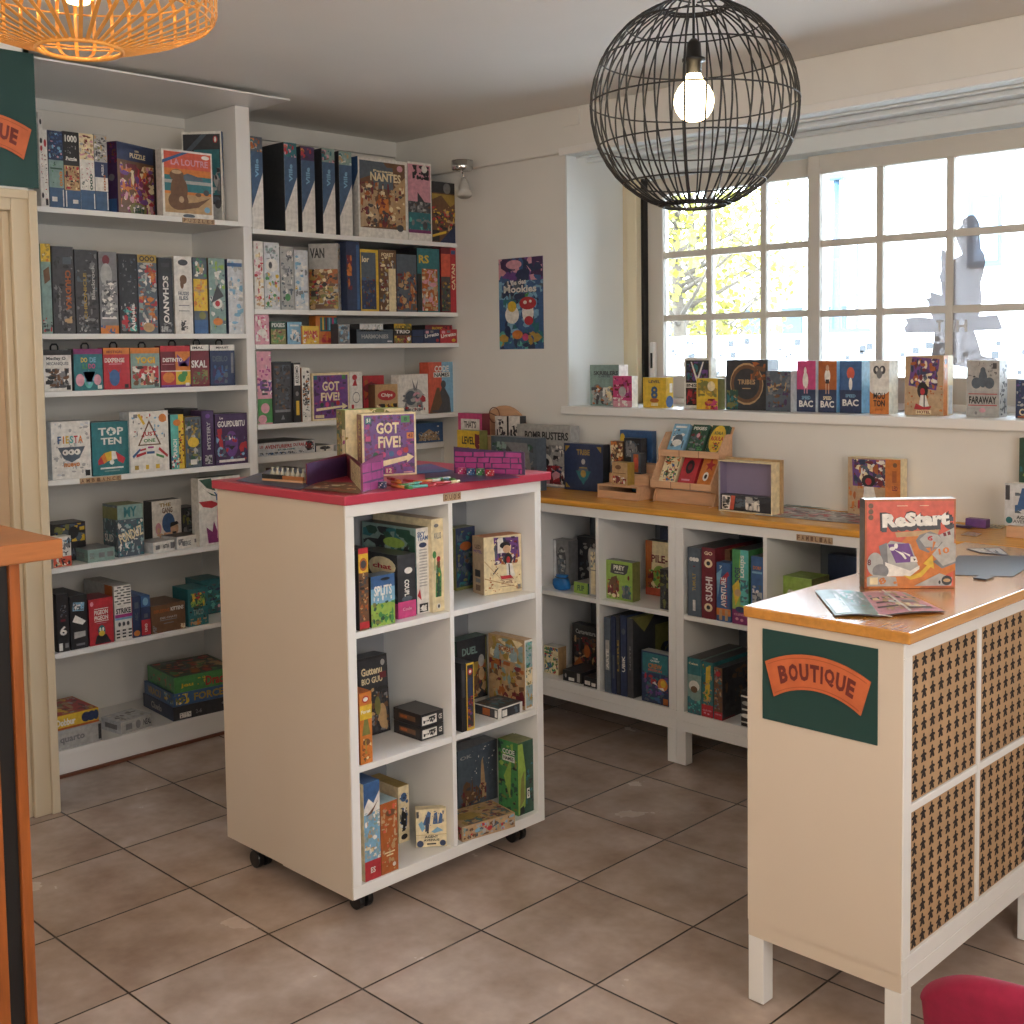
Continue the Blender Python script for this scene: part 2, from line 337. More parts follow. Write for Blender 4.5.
# shutter box and rails under the recess top
w=MB(); w.box(WX0,YG-.07,2.345,WX1,YG+.1,HZ-.006)
w.box(WX0,YG-.1,2.405,WX1,YG-.06,HZ-.006); w.box(WX0,2.33,2.405,WX1,2.37,HZ-.006); w.box(WX0,2.26,2.415,WX1,2.275,HZ-.006)
struct(w.build('trim_5',reveal_m,bevel=.004))
w=MB(); w.box(WX0+.006,YG-.02,SZ,-1.205,YG+.05,2.345); w.box(-1.225,YG-.035,SZ,-1.17,YG+.02,2.345); struct(w.build('trim_6',trim_m,bevel=.004))
struct(MB().box(-1.17,YG+.0,SZ,-1.156,YG+.05,2.345).build('trim_7',black_m))
# ---- window: two sliding sashes with glazing bars
win=empty('window_1',(-.3,YG,SZ)); win['kind']='structure'
def sash(name,x0,x1,z0,z1,y,fw,xs,zs,top=.075,bot=.1,left=None,right=None):
    left=left or fw; right=right or fw
    f=MB(); f.box(x0,y,z0,x0+left,y+.045,z1); f.box(x1-right,y,z0,x1,y+.045,z1); f.box(x0+left,y,z1-top,x1-right,y+.045,z1); f.box(x0+left,y,z0,x1-right,y+.045,z0+bot)
    f.build('window_frame',sash_m,win,bevel=.003)
    g=MB()
    for x in xs: g.box(x-.014,y+.008,z0+bot,x+.014,y+.036,z1-top)
    for z in zs: g.box(x0+left,y+.01,z-.014,x1-right,y+.034,z+.014)
    g.build('glazing_bar',sash_m,win)
    MB().box(x0+left,y+.019,z0+bot,x1-right,y+.025,z1-top).build('pane',glass_m,win)
za,zb=on(1,YG,808,243).z,on(1,YG,808,313).z
sash('sash',-1.155,-.25,1.345,2.34,YG+.03,.06,(on(1,YG+.03,707.6,300).x,on(1,YG+.03,762,300).x),(za,zb),left=.085,right=.055)
sash('sash',-.30,.66,1.345,2.34,YG-.01,.06,(on(1,YG-.01,878,300).x,on(1,YG-.01,948,300).x),(1.985,1.702),left=.055,right=.055)
sash('sash',.62,1.70,1.345,2.34,YG+.03,.06,(.98,1.34),(1.985,1.702))
f=MB(); f.box(-1.15,YG-.02,SZ,1.75,YG+.08,1.345); f.box(-1.15,YG+.1,SZ,1.75,YG+.12,1.40); f.build('track',white_m,win,bevel=.003)
f=MB(); hx=on(1,YG,651,345); f.box(hx.x-.012,YG+.005,1.40,hx.x+.012,YG+.029,1.60); f.build('sash_handle',white_m,win,bevel=.004)
MB().box(hx.x-.005,YG-.001,1.48,hx.x+.005,YG+.0045,1.55).build('latch',black_m,win,bevel=.001)
MB().box(-1.13,YG-.05,SZ+.0005,-1.09,YG-.0205,SZ+.035).build('stop_block',black_m,win,bevel=.003)
# silhouette film on the pane
def onw(u,v,y=YG-.0): return on(1,y,u,v)
sil=[(969.8, 214.9), (974.4, 215.6), (978.2, 221.8), (979.5, 228.3), (979.1, 235.7), (980.0, 248.7), (983.7, 254.2), (984.7, 261.7), (982.4, 274.7), (979.6, 283.9), (980.9, 293.2), (980.9, 302.5), (979.6, 309.9), (978.2, 316.4), (988.4, 315.5), (996.7, 314.6), (999.5, 322.0), (1002.3, 329.4), (973.5, 330.7), (977.2, 341.5), (980.9, 355.4), (997.6, 359.1), (993.9, 362.8), (964.2, 367.5), (955.0, 365.6), (929.9, 356.3), (932.7, 347.0), (933.6, 332.6), (904.8, 333.1), (903.4, 327.6), (906.7, 322.9), (903.9, 318.3), (917.8, 317.0), (931.8, 318.3), (928.0, 308.1), (928.0, 302.5), (924.0, 298.8), (929.9, 297.3), (928.6, 291.4), (934.5, 293.2), (941.0, 295.1), (940.5, 283.9), (938.3, 276.5), (941.0, 269.1), (939.7, 258.0), (941.0, 248.7), (945.7, 251.5), (949.4, 248.7), (952.2, 259.8), (961.5, 254.2), (956.8, 243.1), (954.0, 231.0), (961.5, 224.5), (962.0, 219.0)]
m=MB(); pts=[onw(a,b) for a,b in sil]; m.prism([(p.x,p.z) for p in pts],YG+.0055,YG+.0068,lambda a,b,z:(a,z,b)); 
fo=m.build('window_film',film_m,None,loc=(pts[10].x,YG+.006,pts[20].z)); tag(fo,'grey see-through figure with outstretched hand stuck on the right window pane','window sticker')
m=MB()
for s,cu_,cv_ in (('HI',959,326),('T',939,326)):
    p=onw(cu_,cv_); vs,fs=text_mesh(s); wd=.06 if len(s)==2 else .03
    m.add([(p.x-a*wd,YG+.0045,p.z+b*.045) for a,b in vs],fs,'L')
m.build('lettering',print_m,fo,loc=(0,0,0)); 
for c in fo.children: c.location=-Vector(fo.location)
cp0=on(1,YW-.036,562,111); cp1=on(1,YW-.036,580,124)
o=MB().box(cp0.x,YW-.042,cp1.z,cp1.x,YW-.0355,cp0.z).build('cover_plate',wall_m,None,loc=(cp0.x,YW-.036,cp1.z),bevel=.001); tag(o,'small square blanking plate on the beam left of the cage lamp','cover plate')
# ---- skirting and door
struct(MB().box(WX0-.9,YW-.012,0,XR,YW-.0005,.07).build('baseboard_back',white_m))
struct(MB().box(XW+.0005,YB,0,XW+.012,-.99,.07).build('baseboard_door_side',door_m))
d=MB(); 
d.box(XW-.05,-.085,0,XW+.012,-.0,2.125); d.box(XW-.05,-1.07,2.055,XW+.012,-.085,2.125); d.box(XW-.05,-1.07,0,XW+.012,-.985,2.055)
d.box(XW+.012,-.03,0,XW+.024,-.0,2.125); d.box(XW+.012,-1.07,2.095,XW+.024,-.03,2.125); 
d.box(XW-.05,-.11,0,XW-.006,-.085,2.055); d.box(XW-.05,-.96,2.03,XW-.006,-.11,2.055)
struct(d.build('trim_8',door_m,bevel=.004))
dl=empty('door_1',(XW-.04,-.9,0)); dl['kind']='structure'
m=MB(); m.box(XW-.07,-.985,.01,XW-.032,-.112,2.03); dlf=m.build('door_leaf',mat('door_leaf_paint','bfa688',.4,.015,4),dl)
m=MB(); m.box(XW-.032,-.88,.2,XW-.026,-.22,.95); m.box(XW-.032,-.88,1.1,XW-.026,-.22,1.9); m.build('door_panel',door_m,dlf,bevel=.003)
m=MB(); m.tube([(XW-.03,-.92,1.02),(XW+.02,-.92,1.02),(XW+.02,-.81,1.02)],.009,8); m.build('door_handle',chrome_m,dlf)
# ---- BOUTIQUE signs
def boutique(name,label,P,w,h,ban):
    """P: function (a across, b up, e out) -> world"""
    o=empty(name,P(w/2,0,0),label,'sign')
    m=MB(); m.prism([(0,0),(w,0),(w,h),(0,h)],0,.0025,lambda a,b,e:P(a,b,e)); m.build('panel',green_m,o)
    n=14; cx,yt,s_=ban
    def arc(t,k):
        r=(.2625+.0445*k)*s_; a=t*(.503+.045*(1-k)); return (cx+r*math.sin(a), yt-.307*s_+r*math.cos(a))
    def band(k0,k1,t0=1): return [arc(t0*(-1+2*i/n),k1) for i in range(n+1)]+[arc(t0*(1-2*i/n),k0) for i in range(n+1)]
    m=MB(); m.prism(band(-1,1),.0028,.006,lambda a,b,e:P(a,b,e)); bn=m.build('banner',mat('leather_orange','c9683c',.6,.07,20),o)
    m=MB()
    for kk in (.80,-.84): m.prism(band(kk-.02,kk+.02,.94),.0061,.0066,lambda a,b,e:P(a,b,e))
    m.build('stitching',mat('leather_dark','a8502c',.6,.05,20),bn)
    m=MB(); s='BOUTIQUE'; ws=[1,1.05,1,.95,.26,1.05,1,.85]; gap=.16; tot=sum(ws)+gap*7; x=-.76; k=1.52/tot
    for ch,q in zip(s,ws):
        cw=q*k; tt=x+cw/2; vs,fs=text_mesh(ch,.05); out=[]
        for a,b in vs:
            aa,bb=arc(tt+a*cw,b*1.0); out.append(P(aa,bb,.0066))
        m.add(out,fs,'R'); x+=cw+gap*k
    m.build('lettering',mat('sign_maroon','6e2a24',.6,.03,10),bn)
    return o
rt_=on(0,XW,33,131)
YD=.607; XD0,XD1=.722,1.115
pA=on(1,YD,764,638); pB=on(1,YD,878.5,745)
boutique('shop_sign','green shop sign with orange banner on the end of the white desk',lambda a,b,e:(pA.x+a,YD-.0038-e,pB.z+b),pB.x-pA.x,.213,((pB.x-pA.x)*.49,.172,.9))
boutique('shop_sign','large green shop sign on the wall above the cream door',lambda a,b,e:(XW+.0005+e,-.83+a,2.135+b),.846,.445,(rt_.y+.83-.155*1.15,rt_.z-2.135+.04*1.15,1.15))
# ---- poster
pz0,pz1=1.576,1.995
po=MB(); fn=lambda a,b,e:(-1.697+a,YW-.0015-e,pz0+b); W,H=.283,pz1-pz0
po.prism([(0,0),(W,0),(W,H),(0,H)],-.001,0,lambda a,b,z:fn(a,b,z),'e')
draw(po,'r 0 0 1 1 b;r 0 .72 1 1 v;n 3 30 0 .7 1 1 .16 VvPBb;e .35 .93 .18 .05 P;n 31 30 0 .55 1 .75 .12 Bbce;n 5 26 0 0 1 .2 .12 CBbtY;n 6 28 .1 .18 .9 .55 .12 bcCB;e .3 .38 .16 .1 w;e .3 .47 .1 .06 y;e .66 .4 .13 .12 w;e .66 .5 .19 .07 r;e .6 .51 .04 .02 w;e .72 .52 .03 .015 w;e .68 .31 .1 .05 r;e .42 .16 .12 .05 o;e .6 .13 .07 .04 p;e .2 .2 .07 .06 B;p n .6 .57 .66 .57 .7 .62 .6 .6;t L\'île_des .42 .735 .42 .06 w 4;t Mookies .5 .655 .74 .085 B;t Mookies .49 .66 .74 .08 w',W,H,fn)
o=po.build('poster',print_m,None,loc=(-1.697,YW-.001,pz0)); tag(o,'tall blue game poster with cartoon mushroom figures on the back wall','poster')
# ================================================================ bookcases in the niche
def board(name,par,x0,y0,z0,x1,y1,z1,m=None,bev=.0012): return MB().box(x0,y0,z0,x1,y1,z1).build(name,m or white_m,par,bevel=bev)
XF=-1.98; C1=[2.115,1.655,1.443,1.117,.792,.473,.104]
bc=empty('bookcase',(-2.2,.5,0),'tall white bookcase nearest the cream door, seven shelves of games','bookcase')
for z in C1: board('shelf',bc,XB+.012,.031,z-.02,XF,(.9765 if z>2 else .9995),z)
board('side_panel',bc,XB+.012,.0105,0,XF,.0305,2.585)
board('side_panel',bc,XB+.012,1.0,0,XF-.001,1.04,2.095)
board('side_panel',bc,XB+.012,.977,2.0955,XF-.001,1.043,2.585)
board('plinth',bc,XF-.03,.031,.012,XF-.012,.9995,.0835)
board('back_panel',bc,XB+.001,.011,0,XB+.0115,1.04,2.585,backp_m,0)
MB().box(XF-.012,.05,.0005,XF-.002,.9995,.0115).build('plinth_strip',brown_m,bc)
o=board('top_board',None,XB+.001,.0105,2.587,-1.77,1.10,2.594); tag(o,'thin white board lying over the tall bookcase under the ceiling','board')
C2=[2.09,1.757,1.61,1.273]
bc2=empty('bookcase',(-2.2,1.6,0),'white bookcase filling the corner beside the poster wall','bookcase')
for z in C2: board('shelf',bc2,XB+.012,1.0435,z-.02,XF,YW-.0365 if z>2.3 else YW-.001,z)
XF2=-2.10
for z in (1.125,.80,.45): board('shelf',bc2,XB+.012,1.0435,z-.028,XF2,YW-.001,z)
board('side_panel',bc2,XB+.012,2.179,0,XF2,2.199,1.09)
board('back_panel',bc2,XB+.001,1.0435,.0,XB+.0115,YW-.001,2.54,backp_m,0)
# ================================================================ cube shelving units
def kallax(label,x0,y0,z0,x1,y1,z1,nc,rows,face,name='cube_shelf',cat='shelving unit',th=.03,tz=.035,leg=0,shelf_z=None,back=None):
    """face 'x': openings towards +x, columns along y ; 'y': openings towards -y, columns along x"""
    o=empty(name,((x0+x1)/2,(y0+y1)/2,0),label,cat)
    board('top_panel',o,x0,y0,z1-tz,x1,y1,z1); board('bottom_panel',o,x0,y0,z0,x1,y1,z0+tz)
    if face=='x':
        board('side_panel',o,x0,y0,z0+tz+.0002,x1,y0+th,z1-tz-.0002); board('side_panel',o,x0,y1-th,z0+tz+.0002,x1,y1,z1-tz-.0002)
        a0,a1=y0+th,y1-th
    else:
        board('side_panel',o,x0,y0,z0+tz+.0002,x0+th,y1,z1-tz-.0002); board('side_panel',o,x1-th,y0,z0+tz+.0002,x1,y1,z1-tz-.0002)
        a0,a1=x0+th,x1-th
    dv=.016; cw=(a1-a0-dv*(nc-1))/nc
    for i in range(1,nc):
        p=a0+i*cw+(i-1)*dv
        if face=='x': board('divider',o,x0+.002,p,z0+tz+.0002,x1-.002,p+dv,z1-tz-.0002)
        else: board('divider',o,p,y0+.002,z0+tz+.0002,p+dv,y1-.002,z1-tz-.0002)
    for z in shelf_z:
        for i in range(nc):
            p=a0+i*(cw+dv)+.0003
            if face=='x': board('shelf',o,x0+.002,p,z-.018,x1-.003,p+cw-.0006,z)
            else: board('shelf',o,p,y0+.003,z-.018,p+cw-.0006,y1-.002,z)
    return o,a0,cw,dv
# island on castors
IX0,IX1,IY0,IY1=-.93,-.287,.20,.97
isl,_,_,_=kallax('white island of cubes on black castors with a red top',-.622,IY0,.062,IX1,IY1,1.16,2,(),'x',shelf_z=(.806,.431),th=.028,tz=.034)
board('back_unit',isl,IX0,IY0,.062,-.6235,IY1,1.16,shaded_white_m)
board('end_tint_sheet',isl,-.6225,IY0-.0035,.062,IX1-.003,IY0-.0005,1.1595,shaded_white_m,0)  # thin sheet over the white side, carries the painted-in shade
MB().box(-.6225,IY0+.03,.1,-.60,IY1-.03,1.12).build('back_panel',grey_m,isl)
MB().box(IX0-.012,IY0-.012,1.1602,IX1+.014,IY1+.035,1.186).build('red_top',red_m,isl,bevel=.003)
ZI=1.1865
for px,py in ((IX1-.06,IY0+.07),(IX1-.06,IY1-.075),(IX0+.14,IY0+.03),(IX0+.06,IY1-.075)):
    cs=MB(); cs.box(px-.012,py-.0045,.02,px+.012,py+.0045,.052); cs.box(px-.022,py-.022,.052,px+.022,py+.022,.0615)
    co=cs.build('caster',black_m,isl)
    for s in (-1,1):
        cs=MB(); v=[];n=20
        for e_ in (-.009,.009):
            for j in range(n): a=2*math.pi*j/n; v.append((px+.027*math.cos(a),py+s*.015+e_,.0275+.027*math.sin(a)))
        cs.add(v,[tuple(range(n))[::-1],tuple(range(n,2*n))]+[(j,(j+1)%n,n+(j+1)%n,n+j) for j in range(n)])
        cs.build('wheel',black_m,co,bevel=.002)
# window wall units
UY=1.81; UZ0,UZ1=.172,.94
def underframe(o,x0,x1,y0,y1,legs,zt,lw=.042,ap=.038):
    a=MB(); a.box(x0,y0,zt-ap,x1,y0+.025,zt-.0005); a.box(x0,y1-.025,zt-ap,x1,y1,zt-.0005); a.box(x0,y0+.0252,zt-ap,x0+.025,y1-.0252,zt-.0005); a.box(x1-.025,y0+.0252,zt-ap,x1,y1-.0252,zt-.0005)
    a.build('apron',white_m,o,bevel=.001)
    for lx,ly in legs: MB().box(lx,ly,.004,lx+lw,ly+lw,zt-ap-.0002).build('leg',white_m,o,bevel=.002)
for i,(a,b,lab) in enumerate(((-1.9365,-1.164,'white cube unit under the window, leftmost, hidden behind the island'),(-1.163,-.3905,'white cube unit under the window, left one beside the island'),(-.3895,.383,'white cube unit under the window, between left unit and desk'),(.384,1.157,'white cube unit under the window, mostly hidden behind the desk'))):
    u_,_,_,_=kallax(lab,a,UY,UZ0,b,UY+.385,UZ1,2,(),'y',shelf_z=(.577,),th=.034,tz=.036)
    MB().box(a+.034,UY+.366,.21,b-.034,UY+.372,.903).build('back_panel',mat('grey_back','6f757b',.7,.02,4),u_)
    underframe(u_,a,b,UY,UY+.385,((a,UY),(b-.042,UY),(a,UY+.343),(b-.042,UY+.343)),UZ0)
o=MB().box(-1.955,UY-.013,.9405,3.0,YW-.001,.965).build('counter_top',beech_m,bevel=.006); tag(o,'long yellow beech worktop running under the window','worktop')
ZC=.9655
# desk
YD1=1.38
dk,_,_,_=kallax('white desk of cubes with beech top and pierced panels',XD0,YD,.205,XD1,YD1,.938,2,(),'x',name='service_desk',cat='desk',shelf_z=(.573,),th=.036,tz=.035)
underframe(dk,XD0,XD1,YD,YD1,((XD0,YD),(XD1-.042,YD),(XD0,YD1-.042),(XD1-.042,YD1-.042)),.2045,ap=.04)
board('end_tint_sheet',dk,XD0+.001,YD-.0035,.2046,XD1-.003,YD-.0005,.938,warmlit_white_m,0)  # this sheet and the apron strip carry warm light as colour
board('apron_tint_strip',dk,XD0+.001,YD-.0008,.165,XD1-.003,YD-.0002,.2045,warmlit_white_m,0)
MB().box(XD0-.004,YD-.014,.9385,XD1+.018,UY-.0135,.965).build('beech_top',desk_m,dk,bevel=.003)
ZD=.9655
def meeple(cx,cz,s):
    L=[(-.1,.5),(.1,.5),(.16,.36),(.1,.22),(.2,.2),(.5,.08),(.46,-.06),(.24,-.04),(.36,-.3),(.42,-.5),(.1,-.5),(0,-.3),(-.1,-.5),(-.42,-.5),(-.36,-.3),(-.24,-.04),(-.46,-.06),(-.5,.08),(-.2,.2),(-.1,.22),(-.16,.36)]
    return [(cx+a*s*1.0,cz+b*s) for a,b in L]
cwd=(YD1-YD-.072-.016)/2
for ci in range(2):
    for z0,z1 in ((.576,.902),(.242,.554)):
        y0=YD+.036+ci*(cwd+.016)+.003; y1=y0+cwd-.006
        m=MB(); m.box(XD1-.012,y0,z0,XD1-.006,y1,z1,mi=0)
        nx,nz=8,9
        for i in range(nx):
            for j in range(nz):
                pl=meeple(y0+(i+.55)*(y1-y0)/(nx+.1),z0+(j+.5)*(z1-z0)/nz,.0285)
                m.add([(XD1-.0055,a,b) for a,b in pl],[tuple(range(len(pl)))],'k',1)
        m.build('pierced_panel',[kraft_m,dark_m],dk)
# small unit that carries the desk top to the worktop
o,_,_,_=kallax('low white cabinet filling the gap between desk and window units',XD0+.04,YD1+.002,.16,XD1-.01,UY-.016,.937,1,(),'x',name='low_cabinet',cat='cabinet',shelf_z=(.56,))
underframe(o,XD0+.04,XD1-.01,YD1+.002,UY-.016,((XD0+.04,YD1+.002),(XD1-.052,YD1+.002),(XD0+.04,UY-.06),(XD1-.052,UY-.06)),.1595)
# ================================================================ bar table at the left edge
tb=empty('bar_table',(-.6,-1.1,0),'orange pine bar table at the left edge of the room','table')
tc_=on(2,1.16,63,538.5); TX,TY=tc_.x,tc_.y
MB().box(TX-.62,TY-1.15,1.115,TX,TY,1.16).build('table_top',pine_m,tb,bevel=.004)
LX=TX-.03; la=on(0,LX,20,570).y; lb=on(0,LX,9,570).y
for x,y in ((LX-.05,lb),(LX-.05,TY-1.10),(TX-.59,lb),(TX-.59,TY-1.10)):
    MB().box(x,y,0,x+.05,y+(la-lb),1.1148).build('leg',pinev_m,tb,bevel=.003)
MB().box(LX-.03,lb-.034,.03,LX-.012,lb-.0005,1.1148).build('metal_brace',black_m,tb)
MB().box(LX-.045,lb-.33,0,LX-.006,lb-.0345,1.1148).build('side_board',pinev_m,tb,bevel=.002)
# ================================================================ red chair
_b=on(2,.795,1122,1021); _v=Vector((CC.x-_b.x,CC.y-_b.y,0)).normalized(); CH0=Vector((_b.x,_b.y,0))-_v*.235
ch=empty('bucket_chair',tuple(CH0),'magenta upholstered chair at the bottom right corner','chair')
Vd=_v; Sd=Vector((-Vd.y,Vd.x,0)); CH=CH0
def shell(off):
    vs=[];nu,nv=15,12
    for j in range(nv):
        t=j/(nv-1)
        for i in range(nu):
            s=-1+2*i/(nu-1)
            wv=.235*(1-.10*(1-t)); 
            a=s*wv; z=.47+.335*t; 
            z-= (.06*abs(s)**6 if t>.8 else 0)*((t-.8)/.2 if t>.8 else 0)
            z-= .013*abs(s)**2*t
            dep=.19+.045*t-.10*abs(s)**2.2*(1-.25*t)
            p=CH-Vd*(dep*-1+off)+Sd*a; vs.append((p.x,p.y,z))
    fs=[(j*nu+i,j*nu+i+1,(j+1)*nu+i+1,(j+1)*nu+i) for j in range(nv-1) for i in range(nu-1)]
    return vs,fs
vs,fs=shell(0); m=MB(); m.add(vs,fs,smooth=True); bo=m.build('backrest',chair_m,ch)
md=bo.modifiers.new('thick','SOLIDIFY'); md.thickness=.035; md.offset=0; md=bo.modifiers.new('soft','SUBSURF'); md.levels=1; md.render_levels=2
m=MB(); pr=[]
for k in range(24):
    a=2*math.pi*k/24; p=CH+Sd*(.22*math.copysign(abs(math.cos(a))**.6,math.cos(a)))-Vd*(.21*math.copysign(abs(math.sin(a))**.6,math.sin(a))); pr.append((p.x,p.y))
m.prism(pr,.41,.465,lambda a,b,z:(a,b,z)); m.build('seat',chair_m,ch,bevel=.015)
for s,q in ((1,1),(1,-1),(-1,1),(-1,-1)):
    p=CH+Sd*(.14*s)+Vd*(.13*q); f=CH+Sd*(.21*s)+Vd*(.2*q)
    MB().tube([(p.x,p.y,.411),(f.x,f.y,0)],[.016,.011],8).build('leg',pinev_m,ch)
# ================================================================ pendant lamps
gc=Vector((.73,.389,2.093)); gr=.2235
gl=empty('pendant_lamp',(gc.x,gc.y,CZ),'black round cage pendant lamp with lit bulb before the window','pendant lamp')
m=MB(); rd=random.Random(4)
NM=44; th0=math.asin(.30)
for k in range(NM):
    ph=2*math.pi*k/NM+rd.uniform(-.03,.03); tw=rd.uniform(-.03,.03); pts=[]
    for j in range(19):
        t=th0+(math.pi-2*th0)*j/18; a=ph+tw*math.cos(t); r_=gr*math.sin(t)
        pts.append((gc.x+r_*math.cos(a),gc.y+r_*math.sin(a),gc.z+gr*math.cos(t)))
    m.tube(pts,.0021,5)
for t,tr in ((th0,.0032),(th0+.045,.0028),(math.radians(40),.0018),(math.radians(63),.0018),(math.radians(88),.0018),(math.radians(112),.0018),(math.radians(137),.0018),(math.pi-th0-.05,.0026),(math.pi-th0,.0036)):
    r_=gr*math.sin(t)*1.004; z=gc.z+gr*math.cos(t)
    m.tube([(gc.x+r_*math.cos(a*math.pi/28),gc.y+r_*math.sin(a*math.pi/28),z) for a in range(56)],tr,5,closed=True)
for a in (0,math.pi/2,math.pi,1.5*math.pi):
    r_=gr*math.sin(th0); m.tube([(gc.x+r_*math.cos(a),gc.y+r_*math.sin(a),gc.z+gr*math.cos(th0)),(gc.x+.01*math.cos(a),gc.y+.01*math.sin(a),gc.z+gr*math.cos(th0)+.004)],.002,5)
m.build('cage_shade',cage_m,gl)
bz=on(0,gc.x,690,101).z; bz=gc.z+.008
m=MB(); m.lathe([(.0165,bz+.06),(.0165,bz+.085),(.025,bz+.087),(.025,bz+.093),(.017,bz+.095),(.015,bz+.125),(.006,bz+.135)],gc.x,gc.y,20); sk_=m.build('socket',black_m,gl)
m=MB(); m.lathe([(0.0045,bz-0.0403),(0.0157,bz-0.0392),(0.0291,bz-0.0325),(0.0392,bz-0.0179),(0.0437,bz+0.0000),(0.0414,bz+0.0157),(0.0336,bz+0.0314),(0.0224,bz+0.0448),(0.0168,bz+0.0560),(0.0140,bz+0.0640)],gc.x,gc.y,24); m.build('bulb',bulb_m,sk_)
m=MB(); m.tube([(gc.x,gc.y,bz+.13),(gc.x,gc.y,CZ-.02)],.003,6); m.build('cord',black_m,gl)
m=MB(); m.lathe([(.045,CZ-.022),(.05,CZ-.004),(.05,CZ-.0005)],gc.x,gc.y,20); m.build('ceiling_rose',black_m,gl)
wc=Vector((.155,-.719,0)); wz=2.134
wl=empty('pendant_lamp',(wc.x,wc.y,CZ),'amber slatted rattan pendant lamp glowing at the top left','pendant lamp')
m=MB(); NR=44
prof=[(.075,wz),(.105,wz+.009),(.150,wz+.022),(.2,wz+.038),(.238,wz+.056),(.247,wz+.072),(.247,wz+.13),(.235,wz+.15),(.16,wz+.19),(.08,wz+.22)]
for k in range(NR):
    a=2*math.pi*k/NR; ca,sa=math.cos(a),math.sin(a); vs=[]
    for r_,z in prof:
        for q,dz in ((-.0036,0),(.0036,0)):
            for dr_ in (-.0012,.0012): vs.append((wc.x+(r_+dr_)*ca-q*sa,wc.y+(r_+dr_)*sa+q*ca,z+dr_))
    fs=[]
    for j in range(len(prof)-1):
        b=j*4; c=b+4
        fs+=[(b,b+2,c+2,c),(b+1,c+1,c+3,b+3),(b,c,c+1,b+1),(b+2,b+3,c+3,c+2)]
    m.add(vs,fs)
for r_,z,tr in ((.075,wz,.0045),(.247,wz+.075,.002),(.243,wz+.064,.002),(.247,wz+.128,.002),(.08,wz+.22,.004),(.236,wz+.056,.0018)):
    m.tube([(wc.x+r_*math.cos(a*math.pi/30),wc.y+r_*math.sin(a*math.pi/30),z) for a in range(60)],tr,5,closed=True)
m.build('slatted_shade',rattan_m,wl)
b2=wz+.11; m=MB(); m.lathe([(.016,b2+.043),(.016,b2+.09),(.006,b2+.1)],wc.x,wc.y,16); m.tube([(wc.x,wc.y,b2+.1),(wc.x,wc.y,CZ-.02)],.003,6); sk_=m.build('socket_and_cord',black_m,wl)
m=MB(); m.lathe([(.004,b2-.03),(.02,b2-.025),(.03,b2),(.022,b2+.025),(.013,b2+.045)],wc.x,wc.y,20); m.build('bulb',bulb2_m,sk_)
m=MB(); m.lathe([(.045,CZ-.022),(.05,CZ-.004),(.05,CZ-.0005)],wc.x,wc.y,20); m.build('ceiling_rose',pine_m,wl)
# spot under the beam
sp=on(2,HZ,458,171); 
so=empty('spotlight',(sp.x,YW-.03,HZ),'small chrome and glass spotlight under the beam above the bookcase','spotlight')
px_,py_=sp.x,sp.y
px_,py_=-1.84,2.11
so.location=(px_,py_,HZ); so['_o']=(px_,py_,HZ)
m=MB(); m.lathe([(.045,HZ-.016),(.05,HZ-.008),(.05,HZ+.03)],px_,py_,24); m.build('mount_plate',chrome_m,so)
m=MB(); m.tube([(px_,py_,HZ-.015),(px_+.01,py_,HZ-.06)],.005,8); sm_=m.build('stem',chrome_m,so)
m=MB(); ax_=Vector((.35,-.3,-1)).normalized(); b0=Vector((px_+.01,py_,HZ-.058))
m.tube([b0-ax_*.008,b0+ax_*.012,b0+ax_*.02,b0+ax_*.06,b0+ax_*.085],[.01,.018,.022,.028,.036],14); m.build('glass_shade',mat('frosted_glass','cfccc6',.3,.03,20),sm_)
# ================================================================ outside
g=MB().box(-20,YO,-.6,25,45,-.55).build('ground',pave_m); struct(g)
fe=empty('fence',(0,7.5,-.55),'white garden fence dotted with small dark squares outside the window','fence')
m=MB(); ztop=on(1,7.5,700,336).z
m.box(-9,7.5,-.55,9,7.56,ztop); m.build('panel',conc_m,fe)
m=MB(); rd=random.Random(8)
for k in range(1100):
    x=rd.uniform(-8.5,6); z=rd.uniform(ztop-1.3,ztop-.05); s_=rd.choice((.012,.018,.028)); m.box(x-s_,7.492,z-s_,x+s_,7.499,z+s_)
m.build('square_holes',mat('hole_grey','2a2d30',.8,.1,3),fe)['kind']='stuff'
bd=empty('building',(6,17,-.55),'white building with one blue window seen through the right sash','building')
YBD=14.0
xa,xb=on(1,YBD,862,200).x,12
m=MB(); m.box(xa,YBD,-.55,xb,YBD+6,7.5); m.build('wall',conc_m,bd)
p1=on(1,YBD,969,193); p2=on(1,YBD,1002,266)
m=MB(); m.box(p1.x,YBD-.05,p2.z,p2.x,YBD-.005,p1.z); f_=m.build('window_frame',bluef_m,bd)
m=MB(); m.box(p1.x+.1,YBD-.06,p2.z+.08,p2.x-.04,YBD-.052,p1.z-.1); m.build('pane',mat('sky_glass','9db4c8',.1,.1,1),bd)
b2_=empty('building',(-12,22,-.55),'pale low building with balcony behind the tree outside','building')
m=MB(); m.box(-21,21,-.55,-8.6,26,3.9); m.build('wall',conc_m,b2_)
m=MB(); 
for z in (1.2,2.6): m.box(-15,20.2,z,-8.7,21,z+.15)
m.build('balcony',mat('balcony_slab','b8b09c',.7,.05,2),b2_)
m=MB()
for k in range(6): m.box(-15+k*1.05,20.96,1.5,-14.5+k*1.05,20.995,2.4)
m.build('window_row',bluef_m,b2_)
